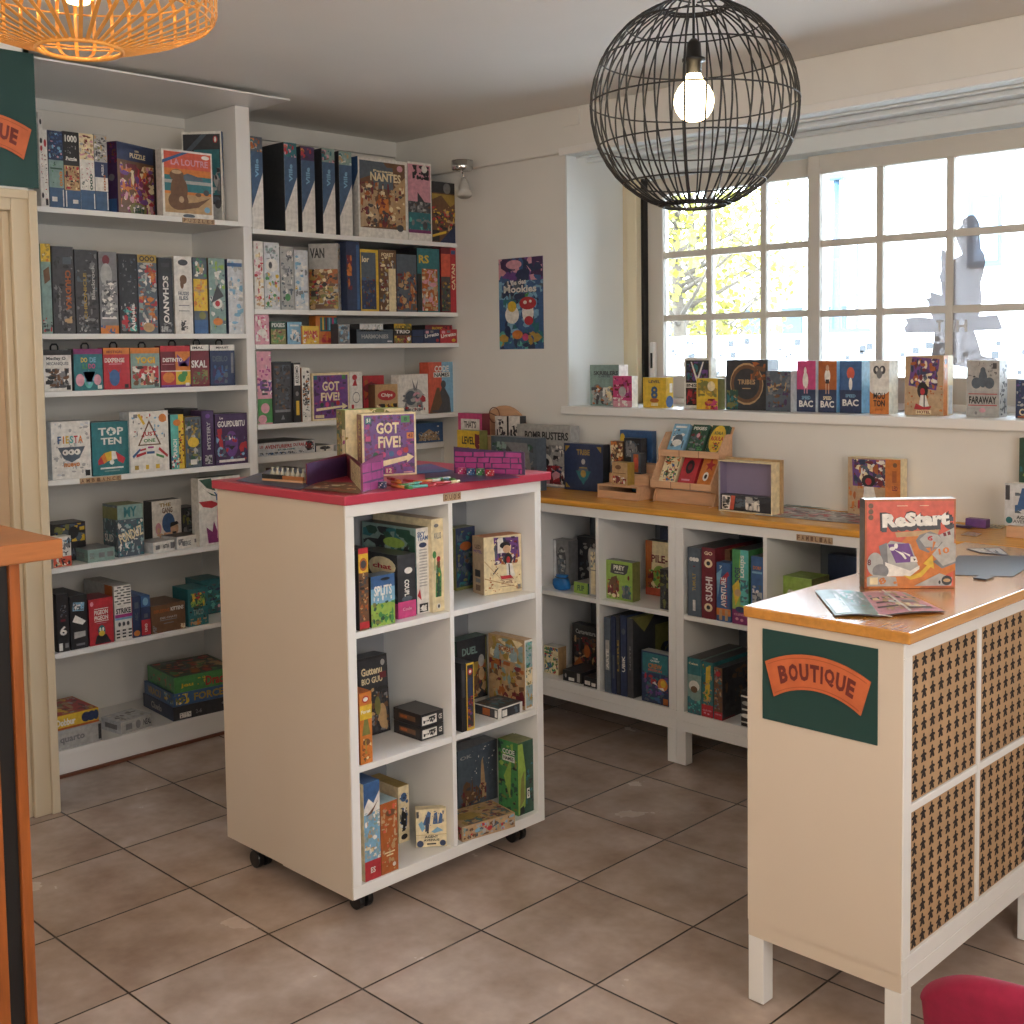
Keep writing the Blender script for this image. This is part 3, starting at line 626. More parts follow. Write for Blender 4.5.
for (u_,vt_,vb_,Y_,r_,lab) in ((836,181,345,11,.06,'tall blue-grey lamp post outside the right sash'),(857,241,330,9,.02,'thin metal signpole outside the right sash')):
    a=on(1,Y_,u_-1,vt_); b=on(1,Y_,u_,vb_); o=empty('lamp_post' if r_>.03 else 'sign_pole',(b.x,Y_,-.55),lab,'post')
    MB().tube([(b.x,Y_,-.55),(b.x,Y_,a.z)],[r_*1.7,r_*.6],8).build('pole',bluef_m,o)
    if r_>.03: MB().box(b.x-.12,Y_-.07,a.z,b.x+.12,Y_+.07,a.z+.25).build('lamp_head',bluef_m,o,bevel=.02)
    else: MB().box(b.x-.35,Y_-.03,on(1,Y_,857,333).z,b.x+.15,Y_+.03,on(1,Y_,857,328).z).build('bracket',bluef_m,o)
def tree(base,h,seed,label,cr,nl=2600):
    rd=random.Random(seed); o=empty('tree',base,label,'tree'); m=MB(); B=Vector(base); tips=[]
    m.tube([B,B+Vector((.05,0,h*.35)),B+Vector((-.05,0,h*.7)),B+Vector((0,0,h))],[.13,.1,.06,.02],8)
    for k in range(34):
        z=h*(.22+.75*k/34); a=rd.uniform(0,6.28); ln=cr*(1.15-.75*k/34)*rd.uniform(.7,1.1)
        p0=B+Vector((0,0,z)); p1=p0+Vector((math.cos(a)*ln*.5,math.sin(a)*ln*.5,ln*.22)); p2=p0+Vector((math.cos(a)*ln,math.sin(a)*ln,ln*.5))
        m.tube([p0,p1,p2],[.035,.022,.008],5); tips+=[(p0,p1,p2)]
        for q in range(4):
            t=rd.uniform(.3,1); s0=p0.lerp(p2,t); e=s0+Vector((rd.uniform(-.5,.5),rd.uniform(-.5,.5),rd.uniform(0,.5))); m.tube([s0,e],[.01,.004],4); tips.append((s0,s0.lerp(e,.5),e))
    m.build('trunk',bark_m,o)
    m=MB()
    for k in range(nl):
        p0,p1,p2=rd.choice(tips); t=rd.uniform(.35,1.05); c=p0.lerp(p2,t)+Vector([rd.gauss(0,.16) for _ in range(3)])
        u_=Vector([rd.gauss(0,1) for _ in range(3)]).normalized(); w_=u_.orthogonal().normalized(); s_=rd.uniform(.035,.07)
        m.add([c-u_*s_,c-w_*s_*.6,c+u_*s_,c+w_*s_*.6],[(0,1,2,3)],'y')
    m.build('leaves',mat('yellow_green_leaf','77741f',.6,.25,3),o)
tp=on(1,9.5,680,300); tree((tp.x,9.5,-.55),4.3,3,'yellow-green young tree outside the left sash',1.7)
tp=on(1,14.5,755,300); tree((tp.x-1.2,14.5,-.55),6.2,9,'larger leafy tree further back outside the left sash',2.3,1800)

for i in range(6): CELLS.append((0,.0305,.9765 if i==0 else .9995,C1[i+1] if 0 else C1[i],(2.585 if i==0 else C1[i-1]-.02),XB+.0115))
CELLS.append((0,.0305,.9995,C1[6],C1[5]-.02,XB+.0115))
for i in range(4): CELLS.append((0,1.0435,2.2-.001,C2[i],(2.54 if i==0 else C2[i-1]-.02),XB+.0115))
CELLS.append((0,1.0435,2.198,1.125,1.2525,XB+.0115))
_cw=(IY1-IY0-.056-.016)/2
for i in range(2):
    for z0,z1 in ((.0965,.412),(.431,.787),(.806,1.1255)): CELLS.append((0,IY0+.028+i*(_cw+.016),IY0+.028+i*(_cw+.016)+_cw,z0,z1,-.5995))
for a in (-1.9365,-1.163,-.3895,.384):
    _c=(.773-.068-.016)/2
    for i in range(2):
        for z0,z1 in ((.208,.558),(.577,.903)): CELLS.append((1,a+.034+i*(_c+.016),a+.034+i*(_c+.016)+_c,z0,z1,UY+.366))
# ================================================================ the games, shelf by shelf
def row(place,z,pl,ax,items):
    for it in items:
        desc,u0,u1,vt,F=it[:5]; kw=dict(it[5]) if len(it)>5 else {}
        p=kw.pop('pl',pl); zz=kw.pop('z',z)
        gb(desc,u0,u1,vt,F,z=zz,ax=ax,pl=p,place=place,**kw)
FX=-1.992
# ---- tall bookcase, shelf 1 (puzzles)
row("on tall bookcase's top shelf",C1[0],FX,0,[
('white box edge with dark emblems, leftmost',37.8,42,112,'e .5 .9 .25 .03 k;e .5 .7 .3 .03 k;e .5 .62 .3 .03 r;n 2 8 .2 .3 .8 .6 .2 rYkR;e .5 .12 .3 .03 k',dict(bg='w',d=.26)),
('slim white box edge with red marks',42.2,46.8,129,'e .5 .82 .3 .05 r;n 5 7 .2 .1 .8 .7 .2 krR;r .2 .02 .8 .1 k',dict(bg='w',d=.26)),
('puzzle box with blue picture and green band',47.2,62.4,130,'r 0 .62 1 1 B;n 7 26 .03 .64 .97 .98 .12 bePcB;r 0 .26 1 .62 A;t 1000 .8 .36 .2 .24 o 90;r .1 .5 .9 .52 N;n 8 6 .1 .3 .5 .6 .06 nN;r 0 0 1 .26 f;r .15 .08 .5 .14 w;r .88 .02 .95 .24 w',dict(bg='A',sc='B',d=.26)),
('black puzzle box numbered 1000 in white',62.6,78.2,131,'r 0 .56 1 1 k;t 1000 .5 .91 .78 .09 w;n 3 8 .1 .62 .9 .82 .05 gG;t Puzzle .5 .65 .7 .05 w;r 0 .24 1 .56 U;n 9 30 .03 .25 .97 .55 .12 rRUiku;r 0 0 1 .24 f;r .5 .07 .85 .12 w;r .05 .02 .12 .23 w',dict(bg='k',d=.26)),
('puzzle box with pink picture over white band',78.5,93.3,133,'r 0 .66 1 1 i;n 10 28 .02 .67 .98 .98 .13 RUuPGi;r 0 .26 1 .66 w;n 12 12 .1 .4 .9 .62 .05 rP;t 1000 .76 .35 .2 .26 N 90;n 13 6 .1 .28 .5 .4 .06 gN;r 0 0 1 .26 f;r .9 .02 .97 .22 w',dict(bg='w',sc='B',d=.26)),
('puzzle box with grey picture and orange number',93.5,106.5,134,'r 0 .64 1 1 G;n 14 28 .02 .65 .98 .98 .13 zGgwUd;r 0 .44 1 .64 B;t PUZZLE .6 .54 .16 .14 w 90;r 0 .26 1 .44 w;t 1000 .74 .35 .16 .26 O 90;r 0 0 1 .26 f;r .9 .02 .97 .25 w',dict(bg='B',d=.26)),
('large maroon puzzle box with crowded fantasy picture',116.3,162.6,141,'r 0 0 1 1 u;r 0 .76 1 1 B;t PUZZLE .52 .84 .4 .07 i;t 1000 .5 .91 .1 .03 i;n 15 90 .06 .03 .94 .72 .085 RrUiPMuov;e .5 .08 .22 .1 z;n 16 10 .35 .03 .65 .15 .05 wgN;r .93 0 1 1 k',dict(bg='R',sc='k',L='r 0 0 1 1 V;n 17 14 .2 .7 1 .98 .1 RuM;r .3 0 .9 .2 b;e .6 .5 .2 .05 g',d=.07,dr=22,pl=FX-.01,w=.225,lid=True)),
('framed otter beach puzzle standing in front of dark puzzle',161.2,211.7,148,'r .04 .06 .97 .97 o;r .04 .72 .97 .97 S;r .04 .62 .97 .72 o;r .04 .38 .97 .62 C;r .04 .5 .97 .55 G;r .04 .06 .97 .34 U;p e .3 .6 .5 .66 .8 .6 .8 .56 .3 .56;t LA_LOUTRE .54 .82 .74 .1 P;e .86 .92 .08 .03 w;e .28 .62 .14 .09 u;e .32 .4 .17 .22 u;e .3 .24 .2 .14 u;p u .4 .2 .7 .24 .95 .32 .7 .16 .35 .1;e .28 .67 .1 .03 q;e .36 .26 .05 .05 q;e .7 .35 .06 .03 u;e .86 .39 .06 .045 d;e .87 .13 .06 .045 c;e .5 .02 .12 .03 e;p b 0 .83 .4 .97 .52 .97 0 .78',dict(bg='w',d=.05,pl=FX+.01,lid=True)),
('dark framed puzzle with blue side band',181.5,228,132,'r .03 .2 .97 .97 D;r .3 .3 .95 .8 C;n 19 20 .3 .2 .95 .6 .12 DegCG;r .03 .02 .97 .2 G;e .85 .91 .06 .04 r;e .85 .91 .03 .03 w;p e 0 .75 .5 .97 .65 .97 0 .68;e .88 .2 .08 .05 d',dict(bg='w',Rt='p b 0 1 1 1 1 .25 .5 .6;r .1 .95 .9 1 b',d=.025,dr=-48,pl=-2.17,w=.165)),
])
# ---- shelf 2
row("on tall bookcase's second shelf",C1[1],FX,0,[
('green and yellow box, leftmost',40,50,243.5,'r 0 .8 1 1 y;n 20 8 .1 .8 .9 1 .2 Yio;r 0 .18 1 .78 A;p u .2 .7 .8 .75 .9 .6 .3 .55;n 21 6 0 .02 1 .18 .2 dGr',dict(bg='A')),
('broad charcoal box with orange vertical letters',51,73,246,'n 22 30 .05 .03 .95 .97 .12 dDgk;r .5 .8 .9 .88 e;t CHUDYKA .72 .5 .26 .46 O -90;t Artefact .32 .35 .12 .4 g -90;n 23 4 .5 .12 .85 .2 .12 U',dict(bg='d')),
('charcoal box with pale slanted lettering',74,97,249.5,'n 24 34 .05 .03 .95 .97 .12 dDgke;t Blackrock .78 .62 .16 .42 G 90;t CHRONICLE .42 .45 .14 .55 Y 90;n 25 8 .1 .02 .6 .2 .08 gG',dict(bg='d')),
('grey box with pale warrior figure',98,116.5,251.5,'e .4 .9 .2 .06 R;e .4 .72 .32 .14 G;n 26 40 .1 .2 .95 .65 .14 wGgd;r 0 0 1 .1 o;n 27 8 0 0 1 .1 .12 ob;r .1 .18 .9 .2 w',dict(bg='g',sc='d')),
('dark slate box with teal brush strokes',117.5,136.5,253.5,'n 28 26 .1 .03 .9 .4 .14 CGgtr;t Altheia .72 .2 .2 .34 w 90;n 29 12 .1 .5 .95 .95 .08 gde',dict(bg='D')),
('box with orange and red animal artwork',137,156.2,254.5,'n 30 60 .03 .03 .97 .9 .16 OrewGgoA;r 0 .9 1 1 Y;t OOO .5 .95 .8 .07 k;e .5 .08 .3 .06 U',dict(bg='e')),
('dark box with spaced white vertical letters',157.5,172,257.5,'t SCHANVO .5 .45 .4 .62 w -90;n 31 10 .1 .02 .9 .15 .12 gG;r .2 .88 .8 .93 d',dict(bg='D')),
('plain white box with small brown head emblem',173.5,191.5,256,'e .5 .92 .28 .04 d;e .5 .7 .2 .06 u;e .42 .64 .1 .06 u;t FAUSSES .5 .52 .6 .05 e;t ILES .5 .46 .5 .05 e;r .2 .36 .8 .37 g;r .2 .29 .8 .3 g;n 32 9 .3 .04 .7 .17 .09 d',dict(bg='w')),
('blue and yellow box with cartoon faces',192.5,206.5,257.5,'r 0 0 1 .18 b;r 0 .3 1 .72 y;n 33 20 0 .3 1 .72 .16 oyU;e .5 .86 .3 .08 q;n 34 12 0 .75 1 1 .15 eCwn;e .6 .24 .25 .05 z',dict(bg='e')),
('pale green box with small round badge',208,224.5,258,'n 35 26 .03 .03 .97 .97 .16 wAGle;e .5 .4 .3 .07 w;e .5 .4 .15 .04 r;e .5 .16 .3 .05 o;p d .1 .4 .5 .65 .9 .5 .5 .45',dict(bg='A',sc='u')),
('pale blue film wrapped box, rightmost',227,242.5,259,'n 36 24 .05 .03 .97 .97 .18 wLcGc;r 0 .9 .95 .95 b',dict(bg='L',sc='B',d=.22)),
])
# ---- shelf 3, small hanging card games
row("on tall bookcase's third shelf",C1[2],FX,0,[
('white hanging game with scribbled beasts',43,71,350,'r 0 .87 1 1 k;t Medley_O .45 .78 .7 .1 d;t MECANIQUES .5 .66 .8 .09 g;n 37 24 .05 .08 .9 .55 .14 dguk;r .8 .03 .95 .14 k',dict(bg='w',sc='L',d=.045,tab=.5)),
('teal hanging game with coloured letters and flamingos',73,102.3,349,'r 0 .87 1 1 M;t DO .36 .73 .22 .12 y;t DE .66 .73 .22 .12 c;t LI .38 .58 .16 .12 n;t DO .62 .58 .24 .12 p;e .2 .25 .15 .15 P;e .8 .25 .13 .13 P;e .5 .25 .16 .2 t;p c .3 .45 .4 .2 .5 .5 .65 .2 .75 .45 .5 .1;r .8 .03 .95 .12 w',dict(bg='C',sc='d',d=.045,tab=.5)),
('red hanging game with blue creature',103,129.3,348,'r 0 .84 1 1 o;t MISTIGRI .42 .9 .6 .06 R;t DIXPENSE .42 .7 .76 .11 w;r .2 .6 .7 .62 P;e .4 .28 .2 .2 b;p b .15 .5 .3 .3 .5 .3 .65 .5 .5 .15 .3 .15;r .78 .03 .93 .12 k',dict(bg='r',rc='w',d=.045,tab=.5)),
('pale blue hanging game with orange letters and kids',130,159.3,348,'r 0 .86 1 1 o;t YOGI .5 .69 .68 .17 o;t YOGI .49 .7 .66 .15 y;n 38 34 .05 .08 .95 .55 .12 rwsukr;r .8 .03 .95 .12 d',dict(bg='A',sc='O',d=.045,tab=.5)),
('hanging game quartered in purple, orange and yellow',160,189.8,346,'r 0 .86 1 1 r;r 0 .4 .5 .86 R;r .5 .4 1 .86 o;p v .55 .8 .95 .5 1 .75 .8 .6 .6 .5;r 0 .06 .5 .4 r;r .5 .06 1 .4 y;e .26 .24 .2 .13 o;e .7 .22 .14 .1 n;e .8 .32 .1 .08 n;r .05 .55 .45 .56 P;t DISTINTO .4 .66 .66 .1 w;r 0 .38 1 .4 w;r .82 .03 .95 .1 w',dict(bg='v',sc='R',d=.045,tab=.5)),
('dark maroon hanging game with white letters',190.3,208.8,345,'r 0 .86 1 1 w;t IMAL .4 .93 .6 .06 k;t SKAL .45 .54 .86 .18 w;n 39 18 .1 .06 .9 .4 .16 Rznu',dict(bg='R',sc='k',d=.045,tab=.5)),
('navy hanging game with faint letters, rightmost',209.6,234.5,345,'r 0 .86 1 1 w;t MINUIT .5 .93 .5 .05 k;t DEBLO .4 .66 .6 .14 e;n 40 14 .1 .06 .7 .5 .13 Veb;r .84 .3 .94 .8 g',dict(bg='B',sc='k',d=.045,tab=.5)),
])
# ---- shelf 4
row("on tall bookcase's fourth shelf",C1[3],FX,0,[
('olive box edge behind white box, leftmost',48,50.3,424,'',dict(bg='z',pl=FX-.06,d=.12)),
('white box with rainbow title and sugar skulls',50.5,90,422.5,'n 41 30 .03 .03 .97 .97 .05 LG;t FIESTA .5 .68 .66 .13 b;r .18 .62 .3 .75 b;t F .2 .68 .09 .13 b;t I .31 .68 .03 .13 o;t E .4 .68 .08 .13 y;t S .51 .68 .1 .13 t;t T .62 .68 .1 .13 r;t A .74 .68 .12 .13 o;p e .15 .55 .85 .55 .7 .35 .5 .28 .3 .35;e .35 .46 .08 .05 w;e .5 .46 .08 .05 w;e .65 .46 .08 .05 w;e .33 .46 .02 .02 k;e .48 .46 .02 .02 k;e .63 .46 .02 .02 k;t nuevo .5 .24 .4 .07 o;r .84 .03 .96 .13 k'.replace('r .18 .62 .3 .75 b;','').replace('t FIESTA .5 .68 .66 .13 b;',''),dict(bg='w',sc='L',d=.12,lid=True)),
('dark teal box with big white ten title',91,129.6,423,'t TOP .5 .82 .66 .15 w;e .5 .82 .1 .08 w;p C .5 .88 .53 .83 .58 .83 .54 .8 .56 .75 .5 .78 .44 .75 .46 .8 .42 .83 .47 .83;t TEN .5 .64 .54 .13 w;p r .15 .2 .3 .22 .22 .36 .14 .28;p o .22 .36 .3 .22 .38 .26 .32 .42;p y .32 .42 .38 .26 .5 .28 .5 .45;p w .5 .45 .5 .28 .66 .3 .62 .44;p r .6 .44 .66 .26 .8 .2 .86 .3;e .5 .24 .06 .045 w;r .2 .12 .8 .15 w;r .3 .07 .7 .09 A',dict(bg='C',sc='k',d=.10,lid=True)),
('tall white box with triangle of coloured pens',128.8,168,412.5,'n 42 14 .05 .5 .95 .96 .04 gcro;p u .5 .86 .2 .44 .8 .44;p w .5 .8 .25 .46 .75 .46;t JUST .5 .62 .36 .09 r;t ONE .5 .52 .3 .06 n;e .85 .88 .1 .07 o;p b .05 .28 .25 .4 .27 .37 .08 .24;p y .2 .95 .35 .78 .4 .8 .26 .97;p r .75 .4 .97 .26 .95 .22 .72 .36;p r .15 .3 .4 .34 .4 .3 .15 .25;p b .42 .34 .62 .34 .62 .3 .42 .3;p n .66 .3 .86 .25 .86 .21 .66 .26;p m .45 .42 .6 .42 .6 .39 .45 .39;p r .25 .38 .4 .4 .4 .37 .25 .35;r .1 .05 .2 .12 Y;r .38 .05 .46 .12 y;r .64 .05 .74 .12 y;r .1 .9 .2 .96 g',dict(bg='w',sc='L',d=.08,pl=FX+.012,lid=True)),
('blue and yellow box spine with white letters',170,183.3,415,'r 0 0 .6 1 t;r .6 0 1 1 y;n 43 14 .6 .1 1 .9 .12 ork;t PUNCH .32 .4 .3 .3 w 90;e .5 .85 .3 .06 o;n 44 10 0 .03 .6 .25 .14 wrb',dict(bg='t',sc='k')),
('tall black box standing behind yellow picture box',183,198,409,'',dict(bg='k',pl=FX-.09,d=.15)),
('box with yellow helmet on grey forest picture',184.5,200.8,417.5,'n 45 30 .03 .03 .97 .95 .16 NeGzdY;e .5 .5 .35 .1 y;r .3 .06 .7 .16 w',dict(bg='e',sc='y',d=.08)),
('dark purple box spine with white vertical text',201.3,213.5,411,'t MYSTERY .55 .55 .3 .5 G 90;r .2 .04 .8 .2 G;n 46 6 .2 .04 .8 .2 .1 k;e .5 .9 .2 .04 v',dict(bg='V',d=.085)),
('dark box with purple monster and white title',214.5,247,414.5,'t Le .2 .92 .1 .05 w;t GOUPDUBITU .5 .8 .84 .12 w;e .5 .4 .2 .26 v;e .44 .52 .05 .04 w;e .56 .52 .05 .04 w;p k .38 .36 .62 .36 .5 .28;p r .06 .7 .2 .72 .24 .3 .14 .3;e .15 .26 .1 .1 c;e .85 .3 .12 .12 r;n 47 20 .03 .05 .97 .6 .08 eVcr;r .1 .05 .9 .1 w',dict(bg='V',sc='k',d=.12,lid=True)),
])
# ---- shelf 5
row("on tall bookcase's fifth shelf",C1[4],FX,0,[
('little white and orange striped box, leftmost',52.5,71,538,'r 0 0 1 .34 S;n 48 8 .05 .03 .95 .3 .12 iwk;t BITY .45 .43 .8 .13 k;n 49 10 .3 .55 1 .98 .14 kegc',dict(bg='w',d=.05)),
('dark box with yellow hornet picture',53,85.5,525,'n 50 24 .03 .5 .97 .97 .14 yBzke;e .62 .74 .16 .16 k;r 0 0 1 .45 k;t LYMANE .55 .22 .7 .2 e',dict(bg='k',d=.10,pl=FX-.10)),
('flat mint green box lying down',88,115,555,'t EGO .15 .5 .16 .5 g;r .4 .3 .62 .7 g;r .72 .3 .95 .7 g',dict(bg='A',sc='A',d=.14,L='t BERTIE .5 .5 .6 .4 g',h=.048,tc='g')),
('tall teal patterned box with sketch lettering',117,143,506,'r 0 .72 1 1 A;t MY .5 .86 .5 .2 C;n 51 60 0 .02 1 .7 .09 Ceaw;t FONDUZ .5 .42 .95 .2 i 18',dict(bg='e',sc='e',tc='z',d=.12,pl=FX-.02,L='n 52 60 0 .02 1 .98 .1 Cega;r 0 .72 1 .95 z;t SUD .4 .35 .6 .15 w')),
('white box with dark haired man portrait',151.5,181,502,'t THE .45 .9 .4 .08 Y;t GANG .52 .78 .36 .12 u;e .55 .5 .22 .22 b;e .75 .36 .14 .14 s;p k .6 .4 .9 .46 .85 .52 .62 .5;p k .1 .1 .9 .18 .95 .02 .05 .02;e .2 .4 .1 .13 P;e .2 .36 .05 .06 s;n 53 8 .1 .1 .9 .3 .1 ks',dict(bg='w',sc='k',d=.06,pl=FX-.12,z=C1[4]+.0,dr=4)),
('dark green picture box behind the flat boxes',182,198,508,'n 54 30 .03 .03 .97 .97 .14 zkegdN',dict(bg='d',sc='d',d=.09,pl=FX-.14)),
('flat white box, left one',153.5,175,550.5,'r .1 .3 .3 .7 g;t ASTRA .6 .5 .3 .4 d;n 55 5 .8 .2 1 .8 .3 g',dict(bg='w',sc='L',d=.10,dr=11,h=.042,tc='G')),
('flat white box, right one with barcode',177,202,541,'r .7 .35 .95 .65 g;t MERGE .4 .4 .3 .4 g;n 56 5 .05 .2 .3 .8 .2 g',dict(bg='w',sc='L',d=.10,dr=8,h=.05,tc='d',pl=FX-.01)),
('white box with coloured painted hands',198,240,479,'p N .02 .98 .3 .99 .4 .8 .2 .85;p N .05 .9 .3 .74 .5 .7 .2 .8;p r 0 .66 .3 .66 .5 .6 .3 .55 .1 .58;t YOGUS .66 .72 .6 .13 b;p o .5 .55 .8 .52 1 .58 .8 .46 .5 .48;p b .6 .4 .95 .46 .98 .3 .6 .34;p M .2 .04 .5 .04 .66 .3 .52 .22 .5 .42 .42 .2 .34 .36 .3 .2 .16 .28;p P .45 .9 .47 .9 .43 .1 .41 .1',dict(bg='w',sc='w',d=.06,pl=FX+.005,tc='N',lid=True)),
])
# ---- shelf 6
row("on tall bookcase's sixth shelf",C1[5],FX,0,[
('narrow black box with white number, leftmost',56,68.3,595,'e .45 .5 .2 .1 k;r .3 .52 .7 .56 R;t 6 .5 .36 .6 .16 w;n 57 6 .3 .6 .8 .8 .12 eg;r .1 .02 .4 .15 w;r .6 .06 .9 .14 g',dict(bg='k',tc='d')),
('black box with three pale card pictures',69.3,87,597,'p c .15 .72 .8 .7 .85 .86 .2 .88;p w .12 .52 .7 .44 .9 .5 .3 .64;n 58 8 .2 .72 .8 .88 .12 weG;p G .2 .2 .85 .22 .85 .32 .2 .32;r .3 .06 .8 .1 g',dict(bg='k',tc='d',sc='k')),
('red box with pharaoh pigeon drawing',88.3,113,600.5,'t PIGEON .5 .7 .56 .1 w;t PIGEON .5 .58 .56 .1 w;r .22 .5 .8 .515 w;r .22 .77 .8 .785 w;r .3 .46 .7 .47 P;p k .2 .02 .3 .2 .5 .24 .7 .2 .88 .02;e .5 .3 .15 .12 C;e .5 .24 .12 .06 y;e .44 .33 .04 .04 w;e .56 .33 .04 .04 w;e .12 .9 .07 .05 P',dict(bg='r',sc='R',d=.12)),
('tall white box with rows of black dashes',113.6,131,587,''+';'.join('r %.2f %.3f %.2f %.3f %s'%(x+.02,.66+.05*j,x+.24,.68+.05*j,'k') for j in range(7) for x in ((.0,.35,.7) if j%2 else (.16,.52,.72)))+';t STRIKE .5 .54 .86 .1 k;r 0 .42 1 .48 m;r 0 .38 1 .42 c;e .25 .3 .08 .04 d;e .5 .3 .08 .04 d;e .75 .3 .08 .04 d;'+';'.join('r %.2f %.3f %.2f %.3f k'%(x,.05+.06*j,x+.2,.08+.06*j) for j in range(3) for x in (.05,.4,.75)),dict(bg='w',sc='G',d=.25,L='r .7 0 .95 1 O')),
('slim navy box with pale label',131.8,140,597,'r .3 .7 .8 .85 e;t ABC .5 .5 .4 .2 e 90;e .5 .1 .4 .07 o',dict(bg='B',L='r .9 0 1 1 r')),
('slim navy, blue and red box',140.5,150,596.5,'r 0 .72 1 1 b;e .5 .85 .3 .1 c;r 0 .02 1 .4 r;t UNO .5 .2 .3 .2 w 90;r .3 .45 .7 .55 e',dict(bg='B',tc='b')),
('wide brown box with orange and white title',151,185.3,607,'t EXPLODING .3 .78 .46 .12 O;t KITTENS .76 .8 .38 .14 w;r .25 .42 .75 .45 g;t DES_CHATS .5 .52 .5 .07 G;r .35 .3 .65 .33 g;n 59 10 .03 .02 .15 .3 .08 ug;n 60 8 .85 .02 .98 .2 .08 iO',dict(bg='u',sc='u',d=.16)),
('dark teal box with green and red jungle emblem',187.5,208,590,'n 61 24 .03 .03 .97 .97 .1 NCek;e .5 .66 .4 .2 N;n 62 16 .15 .5 .85 .88 .1 nrly;t SPLASH .48 .62 .7 .14 l 14;t TACO .5 .36 .5 .16 A;n 63 8 .1 .02 .9 .2 .1 oq',dict(bg='C',sc='C',d=.12)),
('dark teal castle box, rightmost',200,223,581,'n 64 40 .03 .03 .97 .97 .1 CNBet;r 0 .85 1 1 C;e .8 .2 .06 .05 P',dict(bg='C',sc='C',d=.12,pl=FX-.15)),
])
# ---- shelf 7, flat boxes
row("on tall bookcase's bottom shelf",C1[6],FX,0,[
('white flat box with thin grey title, lower left',52,102,731,'t quarto .4 .45 .5 .4 g;r .93 .1 .99 .9 k',dict(bg='G',sc='G',d=.22,h=.074)),
('yellow box with red cards on its lid',52,98.5,705,'t Dobbur .28 .5 .42 .5 w;t Dobbur .28 .5 .4 .44 w;e .72 .55 .1 .35 B;e .84 .55 .1 .35 B;e .94 .55 .06 .35 B;r 0 0 1 .15 O',dict(bg='y',sc='o',d=.22,z=C1[6]+.0755,h=.054,Tp='r .04 .04 .97 .97 r;n 65 26 .04 .04 .96 .96 .12 zyrRGU')),
('small white flat box with grey drawings',121,152,722,'t NEAL .85 .5 .25 .5 d;r .15 .25 .35 .75 g;e .55 .5 .08 .35 g',dict(bg='G',sc='L',d=.13,dr=8,h=.048,L='r .2 .3 .8 .7 g',Tp='n 66 12 .1 .1 .9 .9 .1 gGw',tc='L')),
('dark navy flat box with pale title, lowest',173,236,707,'r .1 .12 .28 .5 w;n 67 10 .11 .14 .27 .48 .04 k;t 2-6 .4 .4 .1 .3 g;e .8 .6 .03 .1 g',dict(bg='D',sc='B',d=.29,dr=-5,h=.056,L='t Cluedo .45 .5 .35 .5 G')),
('blue flat box with golden title, in the stack',173,236,693,'t FORCES .6 .5 .55 .6 Y;n 68 12 .02 .1 .25 .9 .16 yzi',dict(bg='b',sc='b',d=.28,dr=-5,z=C1[6]+.0575,h=.052,L='t VRACU .35 .5 .45 .6 Y;n 69 10 .7 .1 1 .9 .2 yzc')),
('green flat box with red dragon picture, topmost',174,236,675,'t Drachen .75 .45 .5 .6 r;n 70 3 .3 .3 .5 .8 .1 y;t jeu .2 .4 .2 .3 y',dict(bg='n',sc='n',d=.27,dr=-6,z=C1[6]+.1105,h=.065,L='n 71 10 .1 .1 .9 .9 .15 Nrz',Tp='r .03 .03 .97 .97 N;n 72 40 .05 .05 .95 .95 .1 rOUnkeR',tc='N')),
])
